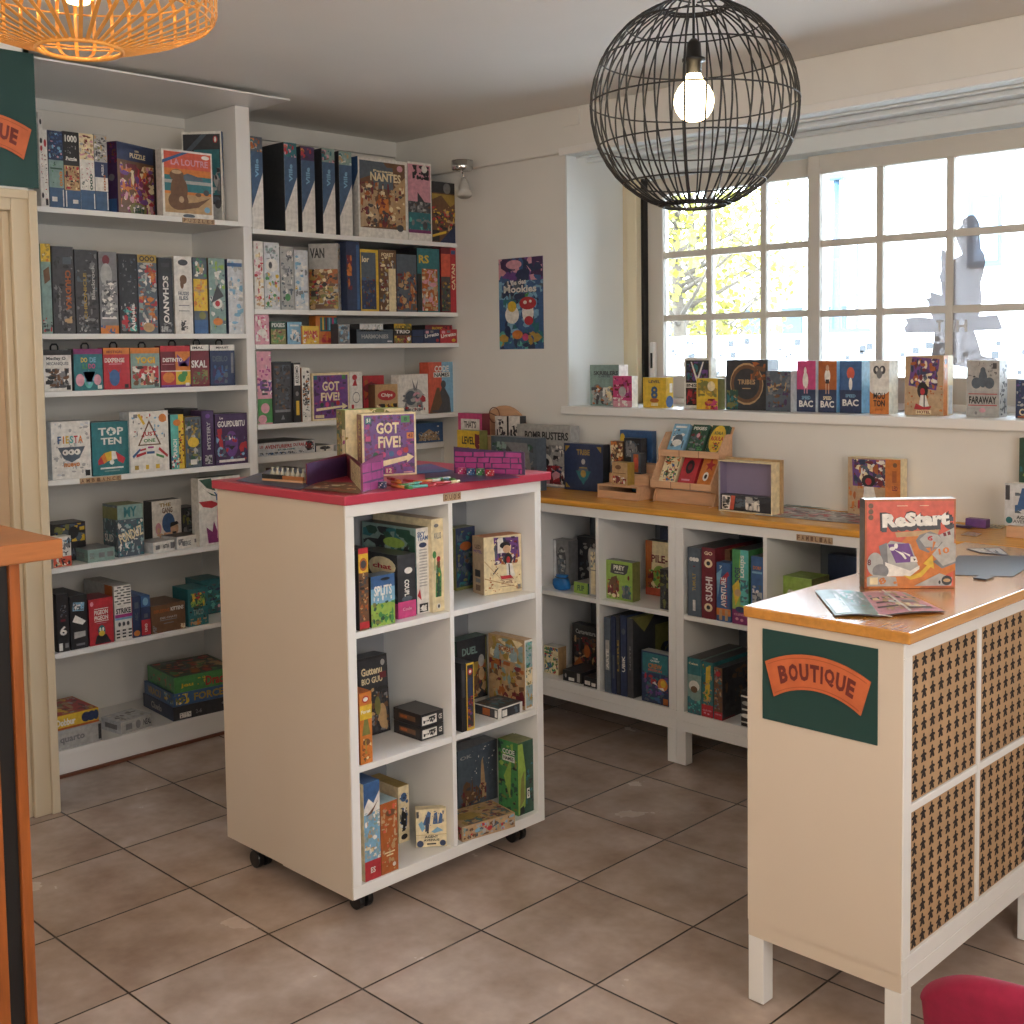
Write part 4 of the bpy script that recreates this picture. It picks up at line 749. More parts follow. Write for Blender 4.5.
# ---- corner bookcase
K1="on corner bookcase's top shelf"
pz=lambda c1,c2:'r 0 .82 1 1 %s;n 9 8 0 .83 1 .98 .22 %s;p f 0 .84 1 .84 1 .62 0 .22;t Ville .5 .66 .3 .2 c 90'%(c1,c2)
row(K1,C2[0],FX,0,[
('white puzzle with blue slanted band and orange strip, leftmost',250,262,136,pz('e','oOCG'),dict(bg='w',sc='w',rc='A',d=.27)),
('white puzzle with blue band and pink skyline strip',283.5,296.3,142,pz('C','PrSC'),dict(bg='w',sc='D',d=.27)),
('white puzzle with blue band and purple night strip',300.5,314,146,pz('V','VroD'),dict(bg='w',sc='D',d=.27)),
('white puzzle with blue band and rose harbour strip',321.5,334.3,148,pz('A','PCeR'),dict(bg='w',sc='D',d=.27)),
('white puzzle with blue band and sea coast strip',338.5,351.3,151,pz('A','aUCw'),dict(bg='w',sc='D',d=.27)),
('framed arcade puzzle of Nantes with book galleries',357.5,407,156,'r .03 .12 .95 .96 u;p e .03 .96 .5 .96 .6 .88 .03 .72;p e .3 .9 .7 .9 .56 .72 .5 .68 .44 .72;r .3 .62 .7 .88 e;p q .03 .65 .3 .55 .4 .3 .4 .2 .03 .12;p U .95 .8 .66 .6 .58 .3 .58 .2 .95 .12;n 73 70 .04 .14 .93 .7 .05 uUORqdi;t NANTES .55 .77 .62 .11 i;e .84 .9 .06 .04 P;r .42 .3 .58 .5 O;n 74 8 .4 .14 .6 .5 .08 doR;e .83 .14 .07 .045 d;t Passage .5 .84 .4 .04 i',dict(bg='w',sc='w',L='p b 0 1 1 1 1 .8 0 .5',d=.06,pl=FX+.005,lid=True)),
('framed pink puzzle with grey town picture',407.3,431,161,'r 0 .1 .95 .97 M;r 0 .5 .95 .97 P;n 75 12 .2 .78 .9 .96 .12 k;t ES .4 .73 .4 .12 P;p d .4 .62 .7 .5 .9 .5 .6 .4 .4 .5;r 0 .34 .95 .5 d;n 76 18 0 .34 .95 .5 .1 gdGu;r 0 .14 .95 .36 C;n 77 10 0 .14 .95 .3 .1 tCg;e .7 .2 .1 .05 d;e .7 .92 .12 .05 w',dict(bg='w',sc='w',d=.06,lid=True)),
('landscape puzzle with golden sunset, rightmost',431.5,458.3,181,'r 0 .82 1 1 D;e .66 .9 .16 .09 g;r 0 .5 1 .8 Y;p u 0 .7 .4 .78 .8 .6 1 .66 1 .5 0 .5;n 78 40 0 .2 1 .6 .08 urkUyd;p B .3 0 1 0 1 .3;r .0 .02 .3 .2 k;p y 0 .12 .6 .2 .6 .16 0 .08',dict(bg='u',sc='k',d=.2)),
])
row("on corner bookcase's second shelf",C2[1],FX,0,[
('pink and cream box, leftmost',253.5,262.8,241,'n 80 26 0 .03 1 .97 .22 wPriU',dict(bg='w')),
('pale box with panda and flowers',263.5,279,242,'e .5 .66 .4 .1 w;e .4 .66 .12 .05 d;n 81 26 .05 .03 .95 .55 .14 ynrGAw;n 82 9 .1 .75 .9 .95 .12 gA',dict(bg='L')),
('silver grey box with twisted branches',279.8,293.4,247,'n 83 28 .05 .03 .95 .95 .16 Ggewd;e .5 .2 .2 .06 n',dict(bg='G')),
('film wrapped light blue box',294,307.8,250,'n 84 20 .05 .03 .95 .95 .2 Lcwg;n 85 3 0 .3 .2 .4 .1 y',dict(bg='L')),
('large box with canyon picture and dark branch letters',308.2,337.5,244,'r 0 .62 1 1 G;r 0 .4 1 .62 O;t VAN .3 .86 .5 .15 k;n 86 60 0 .1 1 .62 .11 OuYirkU;r 0 .03 1 .1 u;n 87 20 0 .02 1 .35 .1 zYUu',dict(bg='G',sc='U',rc='w',Rt='n 88 30 .05 .1 .95 .95 .14 zYUGi;r 0 .0 1 .1 w',d=.06,dr=-48,pl=FX-.10)),
('plain navy box with orange glow at edge',346,359.3,241,'n 89 10 0 .3 .4 .8 .2 ouR;r .75 .02 .95 .95 b',dict(bg='B')),
('blue night box framed in yellow',359.8,378,249,'r .05 .03 .86 .95 B;r .05 .5 .86 .95 e;t lor .3 .84 .4 .1 i;n 90 20 .05 .03 .8 .55 .1 DbeRu;r .88 0 1 1 y',dict(bg='y',sc='B')),
('wrapped box with brown map artwork',378.5,396,249.5,'n 91 50 .03 .03 .97 .9 .12 UuYRiGe;r .55 0 .95 .7 i;t FORET .5 .92 .7 .06 i',dict(bg='u',sc='e')),
('box with red desert and blue sky',396.5,416.3,254,'r 0 .6 1 1 e;n 92 40 0 .03 1 .7 .13 RuOBUd',dict(bg='e',sc='B')),
('teal box with glowing sunset and pale letters',416.8,439.2,248,'r 0 .7 1 1 C;t RS .3 .83 .45 .13 y;r .2 .02 .9 .68 O;n 93 30 .2 .02 .9 .68 .13 oiPUG;r 0 .02 .18 .6 k',dict(bg='C',sc='k')),
('red island box with vertical golden letters, rightmost',440.6,458.3,247,'r 0 .02 .6 .55 d;n 94 16 0 .02 .6 .5 .12 YkuN;r 0 .55 .62 .9 S;r .62 0 1 1 r;t CATAN .82 .55 .24 .4 i 90;r .68 .9 .95 .96 b',dict(bg='R',sc='R')),
])
row("on corner bookcase's third shelf",C2[2],FX,0,[
('small pink and white box, leftmost',254.5,269,313,'n 95 20 .05 .1 .95 .95 .16 prPw;e .5 .4 .3 .12 w',dict(bg='P',d=.06)),
('small green box with white title and mushrooms',270.5,285.8,321.5,'r 0 0 1 .66 z;t PIXIES .5 .84 .86 .18 w;n 96 18 .05 .05 .95 .65 .13 nzRUl',dict(bg='N',sc='k',d=.06)),
('small sky blue box with white splash',287,301.6,322,'e .5 .4 .3 .25 w;n 97 10 .1 .1 .9 .7 .14 ceL;r .2 .8 .8 .88 w',dict(bg='c',sc='k',d=.06)),
('small yellow box with red title',302.3,318.8,326,'t MIAMI .5 .62 .8 .25 r;n 98 12 .05 .05 .95 .5 .16 oyrw',dict(bg='y',sc='o',d=.05,pl=FX+.012)),
('orange box with bright vertical stripes',315.5,337,316,'r .2 .45 1 .95 C;r .3 .5 .38 .95 y;r .45 .5 .52 .95 R;r .6 .5 .68 .95 c;r .76 .5 .84 .95 p;n 99 16 .2 .05 .9 .45 .14 rSo',dict(bg='o',sc='o',rc='w',d=.05,pl=FX-.055)),
('small film wrapped grey box',338,349.8,324,'n 100 18 .05 .05 .95 .95 .2 Ggec',dict(bg='g',sc='d',d=.06)),
('long slate box with pale capitals',356.5,393,329.5,'t HARMONIES .5 .5 .74 .3 G;r .84 .1 .97 .2 L',dict(bg='e',sc='k',d=.16)),
('small silver box on the long slate box',359.5,383,320,'n 101 12 .05 .1 .95 .9 .2 wGA',dict(bg='L',sc='d',d=.12,z=C2[2]+.0560,h=.034)),
('small square black box reading three letters',393.8,411.5,328.5,'t TRIO .5 .78 .84 .24 w;r 0 0 1 .55 u;n 102 16 .03 .03 .97 .5 .16 Rzyr;e .85 .3 .1 .14 w',dict(bg='k',d=.12)),
('small yellow box on the square black box',393.8,411.5,320.5,'t LUCKY .5 .5 .8 .5 k;n 103 6 0 0 1 1 .3 Yz',dict(bg='y',sc='k',d=.12,z=C2[2]+.0600,h=.031)),
('pair of plain navy box edges',412.3,423.6,330,'r 0 .48 1 .52 k',dict(bg='B',d=.12)),
('blue card box with white slanted title',424,439.6,329.5,'t Ligretto .5 .55 .9 .35 w 8;r .1 .7 .3 .9 P;r .4 .75 .6 .92 g;e .85 .2 .1 .12 r',dict(bg='B',sc='B',d=.12)),
('red card box with white slanted title',440,458.3,329.5,'t Ligretto .5 .55 .9 .35 w 8;r .1 .7 .3 .9 P;r .4 .75 .6 .92 g;e .8 .2 .12 .12 y',dict(bg='r',sc='R',d=.12)),
('dark maroon box on top of the blue card box',425,452,318,'t BLOOD .45 .5 .4 .4 y;n 104 6 .6 .2 1 .8 .3 rR',dict(bg='R',sc='k',d=.1,z=C2[2]+.0570,h=.030,pl=FX-.02)),
])
row("on corner bookcase's fourth shelf",C2[3],FX,0,[
('tall pink and green box with pagoda, leftmost',256.3,271,351.5,'r 0 .6 1 1 P;r 0 .45 1 .6 v;r 0 .02 1 .35 n;n 105 20 0 .4 1 .95 .14 PwmP;r .3 .4 .7 .43 d;r .25 .46 .75 .49 d;r .3 .52 .7 .55 d;r .35 .58 .65 .61 d;e .5 .22 .3 .07 P;e .3 .07 .3 .06 P',dict(bg='P',sc='w')),
('dark wooden textured box with small triangle mark',272,291.3,362,'r .08 .2 .92 .95 d;n 106 36 .1 .2 .9 .95 .1 dkue;r .1 .18 .9 .22 g;p g .5 .14 .6 .06 .4 .06',dict(bg='k')),
('black box with white label and yellow strip',292.4,300.3,363,'r .2 .62 .95 .97 w;t KUZOMO .55 .8 .4 .28 k 90;r .35 .12 .75 .36 y;e .5 .48 .2 .04 g',dict(bg='k')),
('white box spine with black swirls',301.3,310,368,'n 107 14 .1 .3 .9 .95 .2 odk;n 108 20 .1 .02 .9 .8 .14 kGw;t SHUFFLE .5 .5 .4 .4 k 90',dict(bg='w',sc='O')),
('purple number game box with cream title',311.6,349,373.5,'r .04 .04 .96 .95 v;n 109 40 .05 .05 .95 .93 .06 MvVm;t GOT .5 .72 .46 .2 i;t FiVE! .48 .5 .5 .18 i;p i .1 .2 .8 .26 .8 .22 .95 .28 .8 .36 .8 .3 .1 .26;e .25 .33 .05 .05 N;e .39 .34 .05 .05 p;e .53 .33 .05 .05 e;e .68 .36 .05 .05 r;r .05 .86 .14 .95 C;r .8 .86 .9 .95 n;r .07 .06 .3 .12 i',dict(bg='i',sc='i',tc='w',d=.07,lid=True)),
('white box with red pawn and curling line',349.5,362,372,'e .4 .88 .2 .06 r;p r .2 .7 .6 .7 .45 .86;e .5 .45 .3 .12 g;e .5 .45 .26 .1 w;r .1 .1 .3 .3 r',dict(bg='w',d=.1)),
('red game bag with rounded top',363,384,376,'n 110 18 .05 .1 .95 .9 .2 rRO;e .4 .7 .4 .12 R',dict(bg='r',sc='R',d=.06,pl=FX-.05)),
('yellow and red crisps style game box',375,398,385,'e .5 .66 .4 .16 r;t Chips .5 .66 .5 .14 w;n 111 16 .05 .05 .95 .4 .18 yikR',dict(bg='U',sc='u',d=.05)),
('white box with grey animal sketch',398.5,428,375,'e .5 .42 .34 .24 G;e .4 .42 .2 .18 e;e .6 .44 .14 .12 P;p g .5 .6 .44 .9 .56 .66 .66 .9 .6 .6;n 112 12 .1 .1 .9 .5 .1 grGe;t ZOO .5 .12 .5 .08 g',dict(bg='w',sc='w',d=.05,dr=6,pl=FX+.008)),
('red and blue box with spy silhouettes, rightmost',428.5,454,362.5,'p S 0 0 .5 0 .3 1 0 1;r .5 0 1 1 c;p d .3 0 .35 .3 .5 .5 .62 .48 .8 .3 .85 0;e .56 .56 .1 .08 d;p u 0 0 .3 .5 .4 .5 .5 .2 .3 0;t CODE .5 .87 .56 .12 w;r .18 .7 .82 .8 w;t NAMES .5 .75 .58 .08 k;r .1 .02 .8 .06 d',dict(bg='S',sc='S',rc='b',d=.06,dr=8,pl=FX-.012,lid=True)),
])
row("on corner bookcase's recessed shelf",1.125,-2.105,0,[
('long white train game box with red title',257,315,444,'t LES .07 .72 .06 .2 r;t AVENTURIERS .36 .68 .46 .28 r;t DU_RAIL .72 .72 .2 .24 r;t EUROPE .5 .42 .3 .12 C;n 113 22 .03 .08 .8 .26 .1 dekb;e .9 .58 .08 .38 e;e .9 .55 .05 .24 R;n 114 8 .83 .2 .98 .9 .12 wkr',dict(bg='L',sc='w',tc='k',d=.24)),
('white box with black tree drawing',316,334,446,'e .5 .6 .3 .28 d;r .45 .1 .55 .5 d;n 115 10 .2 .4 .8 .9 .12 Gkd',dict(bg='w',sc='B',tc='k',d=.2)),
('blue sea box with heap of brown shells',415,443,424,'p q .1 .1 .9 .1 .75 .45 .5 .68 .25 .45;n 116 50 .12 .08 .88 .55 .07 qwGuUe;e .82 .8 .04 .04 w',dict(bg='b',sc='b',tc='C',d=.15)),
])
gb('box',285,305,470,'n 117 14 0 0 1 1 .2 zOd',bg='u',z=.80,ax=0,pl=-2.11,d=.15,full='brown box on the low recessed shelf behind the red topped island')
# ================================================================ window sill
row('on the windowsill',SZ,2.275,1,[
('grey blue box with two cartoon characters, leftmost',590,619,365,'t SKRIBLERS .55 .8 .84 .1 d;t CARTES .5 .72 .4 .05 e;p A 0 .5 .5 .62 1 .5 1 .35 0 .35;e .25 .35 .16 .18 g;e .27 .42 .07 .08 o;e .7 .3 .16 .18 i;n 120 20 .05 .03 .95 .45 .1 wdOGg',dict(bg='A',sc='w',d=.06,dr=-3)),
('small pink box with white creature',613,632,376,'n 121 20 .03 .3 .97 .95 .12 pmPR;e .5 .5 .2 .16 G;r 0 0 1 .2 P;n 122 8 0 0 1 .3 .14 wP',dict(bg='p',sc='w',d=.04,pl=2.235)),
('yellow box with blue number eight',643,666,377.5,'t LEVEL .5 .86 .5 .09 B;t 8 .5 .5 .3 .42 b;e .5 .24 .2 .07 O;r .36 .06 .66 .16 i',dict(bg='y',sc='y',Rt='r 0 0 1 1 y;e .5 .2 .5 .2 b;r .5 .5 .9 .8 w',tc='w',d=.05,pl=2.25)),
('tall white framed box with neon letter',684,711,358,'r .07 .5 .93 .95 k;n 123 20 .1 .52 .9 .92 .1 RvCB;p w .25 .92 .3 .92 .5 .6 .7 .92 .75 .92 .53 .52 .47 .52;r .07 .05 .93 .4 k;n 124 14 .1 .08 .9 .38 .12 rRe;t INSIDE .5 .45 .8 .06 k',dict(bg='w',d=.04,pl=2.32)),
('small yellow box with red bag picture',696.5,718,378.5,'n 125 10 .05 .4 .95 .95 .2 Yyz;r .08 .8 .4 .86 z;r .08 .62 .4 .68 z;r .08 .44 .4 .5 z;e .7 .75 .18 .16 i;n 126 12 .4 0 1 .35 .16 rpRo',dict(bg='y',sc='z',d=.05,pl=2.24)),
('square charcoal box with golden ring',726,768,360,'e .5 .52 .4 .42 U;e .5 .52 .38 .38 u;e .5 .52 .31 .31 D;n 127 18 .02 .02 .3 .4 .08 NCz;t TRIBES .5 .56 .42 .1 U;r .4 .42 .6 .44 U;n 128 8 .6 .6 .95 .95 .08 uO',dict(bg='D',sc='e',d=.08,lid=True)),
('smaller grey box with golden handwriting',766,791,371,'t Party .48 .6 .8 .26 U 12;n 129 30 .03 .03 .97 .97 .1 degVu;r 0 .05 1 .1 e',dict(bg='e',sc='L',d=.07,pl=2.245)),
('crimson and navy box with white hen',797,816,361,'r 0 .44 1 1 p;r 0 0 1 .44 B;e .46 .62 .15 .16 w;e .45 .8 .07 .08 w;r .38 .36 .44 .5 P;r .52 .36 .58 .5 P;t SPEED .5 .28 .46 .07 c;t BAC .5 .16 .74 .13 w',dict(bg='B',sc='w',tc='w',d=.06)),
('brown and navy box with standing scout',818.5,837,361,'r 0 .44 1 1 O;r 0 0 1 .44 B;e .5 .7 .16 .14 w;r .4 .56 .6 .64 k;e .5 .86 .09 .06 s;r .4 .36 .45 .56 s;r .55 .36 .6 .56 s;t SPEED .5 .28 .46 .07 i;t BAC .5 .16 .74 .13 w',dict(bg='B',sc='c',tc='w',d=.06)),
('blue and navy box with bear figure',840,862,361,'r 0 .44 1 1 b;r 0 0 1 .44 B;e .5 .76 .18 .12 S;e .5 .56 .2 .12 b;e .5 .56 .08 .12 w;t SPEED .5 .33 .46 .06 c;t BAC .5 .2 .74 .13 w',dict(bg='B',sc='c',tc='w',d=.07)),
('orange and white box with sheep face',870,889.5,360.5,'r 0 .42 1 1 w;e .5 .45 .5 .1 w;e .34 .82 .16 .08 d;e .66 .82 .16 .08 d;e .5 .76 .16 .1 g;e .36 .83 .06 .04 w;e .64 .83 .06 .04 w;t MOU .5 .34 .6 .12 k;t TON .5 .2 .6 .12 k;t party .5 .08 .4 .05 O',dict(bg='o',sc='w',d=.07)),
('large cream art game box with seated woman',905,944,356,'n 130 14 .02 .05 .98 .5 .05 UoO;p v .1 .5 .2 .98 .9 .94 .82 .42;n 131 30 .15 .45 .85 .95 .09 VBieORw;e .47 .42 .14 .14 k;e .47 .4 .06 .06 r;p w .42 .34 .55 .34 .66 .12 .36 .1;r .5 .12 .53 .34 k;p r .25 .1 .65 .1 .7 .16 .5 .14 .3 .2;r .3 .02 .7 .09 i;t HOTEL .5 .055 .34 .05 R;e .9 .7 .06 .05 q',dict(bg='q',sc='i',Rt='r 0 0 .4 1 o;e .2 .9 .14 .05 k;r .1 .6 .3 .8 O;r .5 .02 .9 .5 L',tc='i',d=.08,lid=True)),
('white box with dark mushroom trio and black title',967,1000,360.5,'n 132 10 .05 .5 .95 .97 .04 gd;e .5 .68 .13 .16 e;e .3 .6 .15 .1 e;e .7 .6 .15 .1 e;e .5 .82 .08 .06 e;r .06 .4 .94 .415 r;r .06 .2 .94 .215 r;t FARAWAY .5 .3 .84 .13 k;e .5 .12 .1 .04 P;r .8 .85 .92 .95 d;e .3 .07 .04 .03 g',dict(bg='G',sc='G',Rt='n 133 14 .1 .03 .9 .95 .14 kde',tc='w',d=.07,lid=True)),
('dark navy box with cream letters, rightmost',1016,1040,380,'n 134 20 .03 .3 .97 .97 .08 bveG;t CA .4 .16 .5 .18 i;r .1 .02 .9 .06 O',dict(bg='B',d=.06)),
])
# ================================================================ worktop, left part behind the island
Wp='on the worktop behind the island'
def wk(desc,u0,u1,vt,F,vb,place=Wp,**k): return gb(desc,u0,u1,vt,F,z=k.pop('z',ZC),ax=1,vb=vb,place=place,**k)
def wy(desc,u0,u1,vt,F,y,place=Wp,**k): return gb(desc,u0,u1,vt,F,z=k.pop('z',ZC),ax=1,pl=y,place=place,**k)
wy('grey comic style box with big black title',517,570.5,424,'t BOMB .3 .83 .3 .13 k;t BUSTERS .72 .83 .48 .13 k;n 140 60 .02 .04 .98 .68 .07 kdgwG;e .5 .35 .18 .2 w;e .46 .4 .05 .06 k;e .56 .4 .05 .06 k;n 141 24 .3 .03 .97 .35 .09 rRkPB;r .1 .02 .9 .05 w',2.09,bg='G',sc='G',d=.06,lid=True)
wy('dark slate box with faint silver drawing',491,536.5,436,'n 142 50 .03 .03 .95 .9 .1 edgNA;p g .3 .9 .9 .3 .8 .9',1.93,bg='e',sc='e',Rt='r 0 0 1 1 e',d=.06)
wy('raspberry box with white label and tiny bottle',458,482,413,'r .12 .62 .9 .92 w;t THAT\'S .5 .84 .5 .1 k;t NOT_A_HAT .5 .7 .62 .1 k;p w .42 .3 .58 .3 .52 .5 .48 .5',1.99,bg='p',sc='R',d=.05)
wy('small yellow box with blue ring',457,479.5,430,'t LEVEL .5 .82 .56 .14 k;e .5 .4 .18 .3 b;e .5 .4 .08 .12 y;n 143 4 .8 .6 1 .95 .2 R',1.90,bg='y',sc='z',d=.05)
wy('small white box with dark print, left of pair',495,507,416,'t LA .5 .7 .7 .2 k;n 144 12 .05 .3 .95 .95 .16 dgk;r .1 .1 .9 .14 g',2.10,bg='w',sc='k',d=.025)
wy('small white box with dark print, right of pair',508.5,520,416,'t IS .5 .7 .7 .2 k;n 145 12 .05 .3 .95 .95 .16 dgk;r .1 .1 .9 .14 g',2.10,bg='w',sc='k',d=.04)
wy('plain brown cardboard box',478,492,436,'',1.96,bg='q',sc='q',d=.08)
wk('navy square box with golden owl crest',564.5,603,443,'r .02 .02 .98 .98 B;t TRIBE .5 .82 .34 .12 Y;e .5 .62 .05 .06 G;e .5 .36 .15 .16 e;p C .3 .42 .7 .42 .5 .12;e .5 .36 .07 .08 Y;p Y .04 .95 .16 .95 .04 .82;p Y .96 .95 .84 .95 .96 .82;p Y .04 .05 .16 .05 .04 .16;p Y .96 .05 .84 .05 .96 .16;r .4 .48 .6 .5 Y',489,place='beside the stepped plywood stand',bg='B',sc='D',d=.05,lid=True,dr=2)
o=empty('round_board',(-1.62,2.17,ZC),'round plywood board leaning on the wall in the corner','board')
a0_=on(1,2.165,485,430); a1_=on(1,2.165,526,430); rr_=(a1_.x-a0_.x)/2; cxx=(a0_.x+a1_.x)/2; ctz=on(1,2.165,505,405.5).z-rr_
m=MB(); m.prism([(cxx+rr_*1.1*math.cos(2*math.pi*k/32),ctz+rr_*math.sin(2*math.pi*k/32)) for k in range(32)],2.158,2.17,lambda a,b,z:(a,z,b)); m.build('disc',ply_m,o)
m=MB(); m.box(cxx-.05,2.13,ZC,cxx+.05,2.157,ctz-rr_*.6); m.build('foot',ply_m,o)
m=MB(); q=on(1,2.155,494,415)
m.tube([(q.x+.034*math.cos(k*math.pi/10),2.1565,q.z+.036*math.sin(k*math.pi/10)) for k in range(20)],.0022,5,closed=True); m.tube([(q.x-.03,2.1565,q.z+.01),(q.x+.03,2.1565,q.z-.008)],.0022,5); m.build('burnt_drawing',brown_m,o)
# stepped stand
sA=on(2,ZC,597,497); sB=on(2,ZC,636,503.5); sw=.19
x0s,y0s=sA.x,1.945
x0s=on(1,y0s,597.5,490).x; x1s=on(1,y0s,635,490).x+.012
st=empty('stepped_stand',(x0s,y0s,ZC),'small stepped plywood display stand on the worktop','display stand')
H1,H2,H3=.055,.095,.13; dp=.075
m=MB(); m.box(x0s,y0s,ZC+H1-.006,x1s,y0s+dp,ZC+H1); m.box(x0s,y0s+dp,ZC+H2-.006,x1s,y0s+2*dp,ZC+H2); m.box(x0s,y0s+2*dp,ZC+H3-.006,x1s,y0s+2.9*dp,ZC+H3); m.build('step',ply_m,st)
m=MB(); m.box(x0s+.006,y0s+.002,ZC,x1s-.006,y0s+.007,ZC+.03); m.box(x0s+.006,y0s+dp,ZC+H1,x1s-.006,y0s+dp+.005,ZC+H2-.006); m.box(x0s+.006,y0s+2*dp,ZC+H2,x1s-.006,y0s+2*dp+.005,ZC+H3-.006); m.build('riser',ply_m,st)
for xx in (x0s,x1s-.0055):
    m=MB(); m.prism([(y0s,0),(y0s+2.9*dp,0),(y0s+2.9*dp,H3-.0065),(y0s+2*dp,H3-.0065),(y0s+2*dp,H2-.0065),(y0s+dp,H2-.0065),(y0s+dp,H1-.0065),(y0s,H1-.0065)],xx,xx+.0055,lambda a,b,z:(z,a,ZC+b)); m.build('side_panel',ply_m,st)
Sp='on the stepped plywood stand'
wy('little kraft box with red characters',612,627.5,462,'e .4 .78 .2 .1 u;n 150 16 .05 .05 .95 .4 .14 RrwU;r .1 .5 .9 .53 u',y0s+.02,z=ZC+H1,place=Sp,bg='U',sc='Y',d=.045)
wy('little blue and white box',611,625.5,452,'r 0 0 1 1 B;r .2 .1 .8 .8 w;n 151 6 .2 .2 .8 .8 .2 cb',y0s+dp+.01,z=ZC+H2,place=Sp,bg='B',d=.05,h=.03)
wy('dark tin with orange centre stripe',631,641,453,'r .25 .08 .75 .95 O;e .5 .5 .25 .3 S;r 0 0 1 .05 k',y0s+dp+.02,z=ZC+H2,place=Sp,bg='e',sc='d',d=.035)
wy('black box with pale moth emblem',624,641,438,'e .5 .55 .3 .3 g;n 152 14 .1 .2 .9 .9 .14 dgGe',y0s+2*dp+.012,z=ZC+H3,place=Sp,bg='k',sc='D',d=.04)
wy('small box with cream and orange petals',610.5,623,441,'n 153 26 .02 .02 .98 .98 .2 iouRUk',y0s+2*dp+.015,z=ZC+H3,place=Sp,bg='u',d=.03)
wy('bright blue box with gold and white burst',620,652,430,'n 154 18 .1 .3 .6 .75 .1 wikU;e .08 .85 .08 .1 y;r .8 .5 .9 .53 c;r .1 .02 .9 .5 C',y0s+2.95*dp,place='leaning behind the stepped stand',bg='b',sc='b',d=.03)
# tiered card rack
rk_y=1.975; rx0=on(1,rk_y,652,490).x; rx1=on(1,rk_y,710,496).x
rk=empty('card_rack',(rx0,rk_y,ZC),'two-tier plywood rack holding six small card games','display rack')
tiers=((ZC+.058,rk_y),(ZC+.178,rk_y+.055))
m=MB()
for z,y in tiers:
    m.box(rx0,y,z,rx1,y+.006,z+.026)
    m.prism([(y+.006,z),(y+.05,z),(y+.112,z+.115),(y+.106,z+.118),(y+.046,z+.006),(y+.006,z+.006)],rx0,rx1,lambda a,b,q:(q,a,b))
m.build('tray',ply_m,rk)
m=MB(); m.box(rx0-.004,rk_y+.028,ZC,rx1+.004,rk_y+.034,ZC+.05); m.build('base_board',ply_m,rk)
for xx in (rx0-.0065,rx1+.0005):
    m=MB(); m.prism([(rk_y-.012,0),(rk_y+.012,0),(rk_y+.028,.045),(rk_y-.002,.058),(rk_y-.002,.085),(rk_y+.05,.165),(rk_y+.05,.205),(rk_y+.10,.27),(rk_y+.14,.27),(rk_y+.14,0),(rk_y+.125,0)],xx,xx+.006,lambda a,b,z:(z,a,ZC+b)); m.build('side_panel',ply_m,rk)
cw_=(rx1-rx0)/3
m=MB()
for z,y in tiers:
    for k in (1,2): m.box(rx0+cw_*k-.001,y-.0008,z,rx0+cw_*k+.001,y,z+.026)
m.build('slot_line',brown_m,rk)
cards=[(1,0,'pale blue card box with whale','n 160 10 .1 .1 .9 .8 .16 cewe;e .5 .4 .3 .2 e;e .5 .3 .3 .12 w;r .15 .85 .85 .92 w','c'),
(1,1,'dark green card box with pixie letters','t PIXIES .5 .86 .8 .12 w;n 161 20 .05 .05 .95 .75 .12 nRNge;e .5 .6 .1 .08 P','N'),
(1,2,'yellow oval card box with red letters','e .5 .5 .46 .5 y;t KOALA .5 .72 .5 .12 N;t ROULA .5 .52 .74 .16 r;n 162 10 .3 .1 .7 .4 .08 Nor','N'),
(0,0,'cream card box with confetti people','n 163 34 .05 .05 .95 .95 .1 rnbNou','i'),
(0,1,'crimson card box with dark figure','e .5 .6 .25 .25 k;e .5 .6 .12 .12 R;r .2 .1 .7 .16 P','r'),
(0,2,'orange card box with red star','p r .5 .98 .58 .78 .8 .75 .62 .65 .7 .5 .5 .6 .3 .5 .38 .65 .2 .75 .42 .78;e .4 .3 .16 .16 w;e .4 .3 .08 .08 k','o')]
for ti,k,lab,F,bgc in cards:
    z,y=tiers[ti]; W_=cw_*.84; Hh=.118; an=R(-28.5)
    o=local_empty('card_game',(rx0+cw_*k+cw_*.09,y+.047-.018*math.cos(an)-.001,z+.0075+.0125),lab+' in the plywood rack','card game',None,0,an)
    fc=faces(W_,.018,Hh); m=MB(); m.box(0,0,0,W_,.018,Hh,bgc); draw(m,F,W_,Hh,fc['F'][2]); m.build('box',print_m,o)
# open box with lid
ob_y=1.92
a=on(1,ob_y,718.5,460); b=on(1,ob_y,772,465); Wd=b.x-a.x; Hb=a.z-ZC
ob=empty('open_game_box',(a.x,ob_y,ZC),'opened game box standing on its side with lilac inside','game box')
m=MB(); t_=.004
m.box(a.x,ob_y,ZC,b.x,ob_y+.05,ZC+t_,'i'); m.box(a.x,ob_y,ZC+Hb-t_,b.x,ob_y+.05,ZC+Hb,'i'); m.box(a.x,ob_y,ZC+t_,a.x+t_,ob_y+.05,ZC+Hb-t_,'G'); m.box(b.x-t_,ob_y,ZC+t_,b.x,ob_y+.05,ZC+Hb-t_,'i'); m.build('base',print_m,ob)
m=MB(); m.box(a.x+t_,ob_y+.045,ZC+t_,b.x-t_,ob_y+.049,ZC+Hb-t_); m.box(a.x+t_,ob_y+.004,ZC+t_,a.x+t_+.001,ob_y+.044,ZC+Hb-t_); m.build('lining',purple_in,ob)
m=MB(); m.box(a.x-.004,ob_y+.0505,ZC,b.x+.006,ob_y+.068,ZC+Hb+.008,'U'); m.build('lid',print_m,ob)
ti=local_empty('game_box',(a.x+.0065,ob_y+.004,ZC+.0045),'black box with white moths lying inside the opened game box','game box')
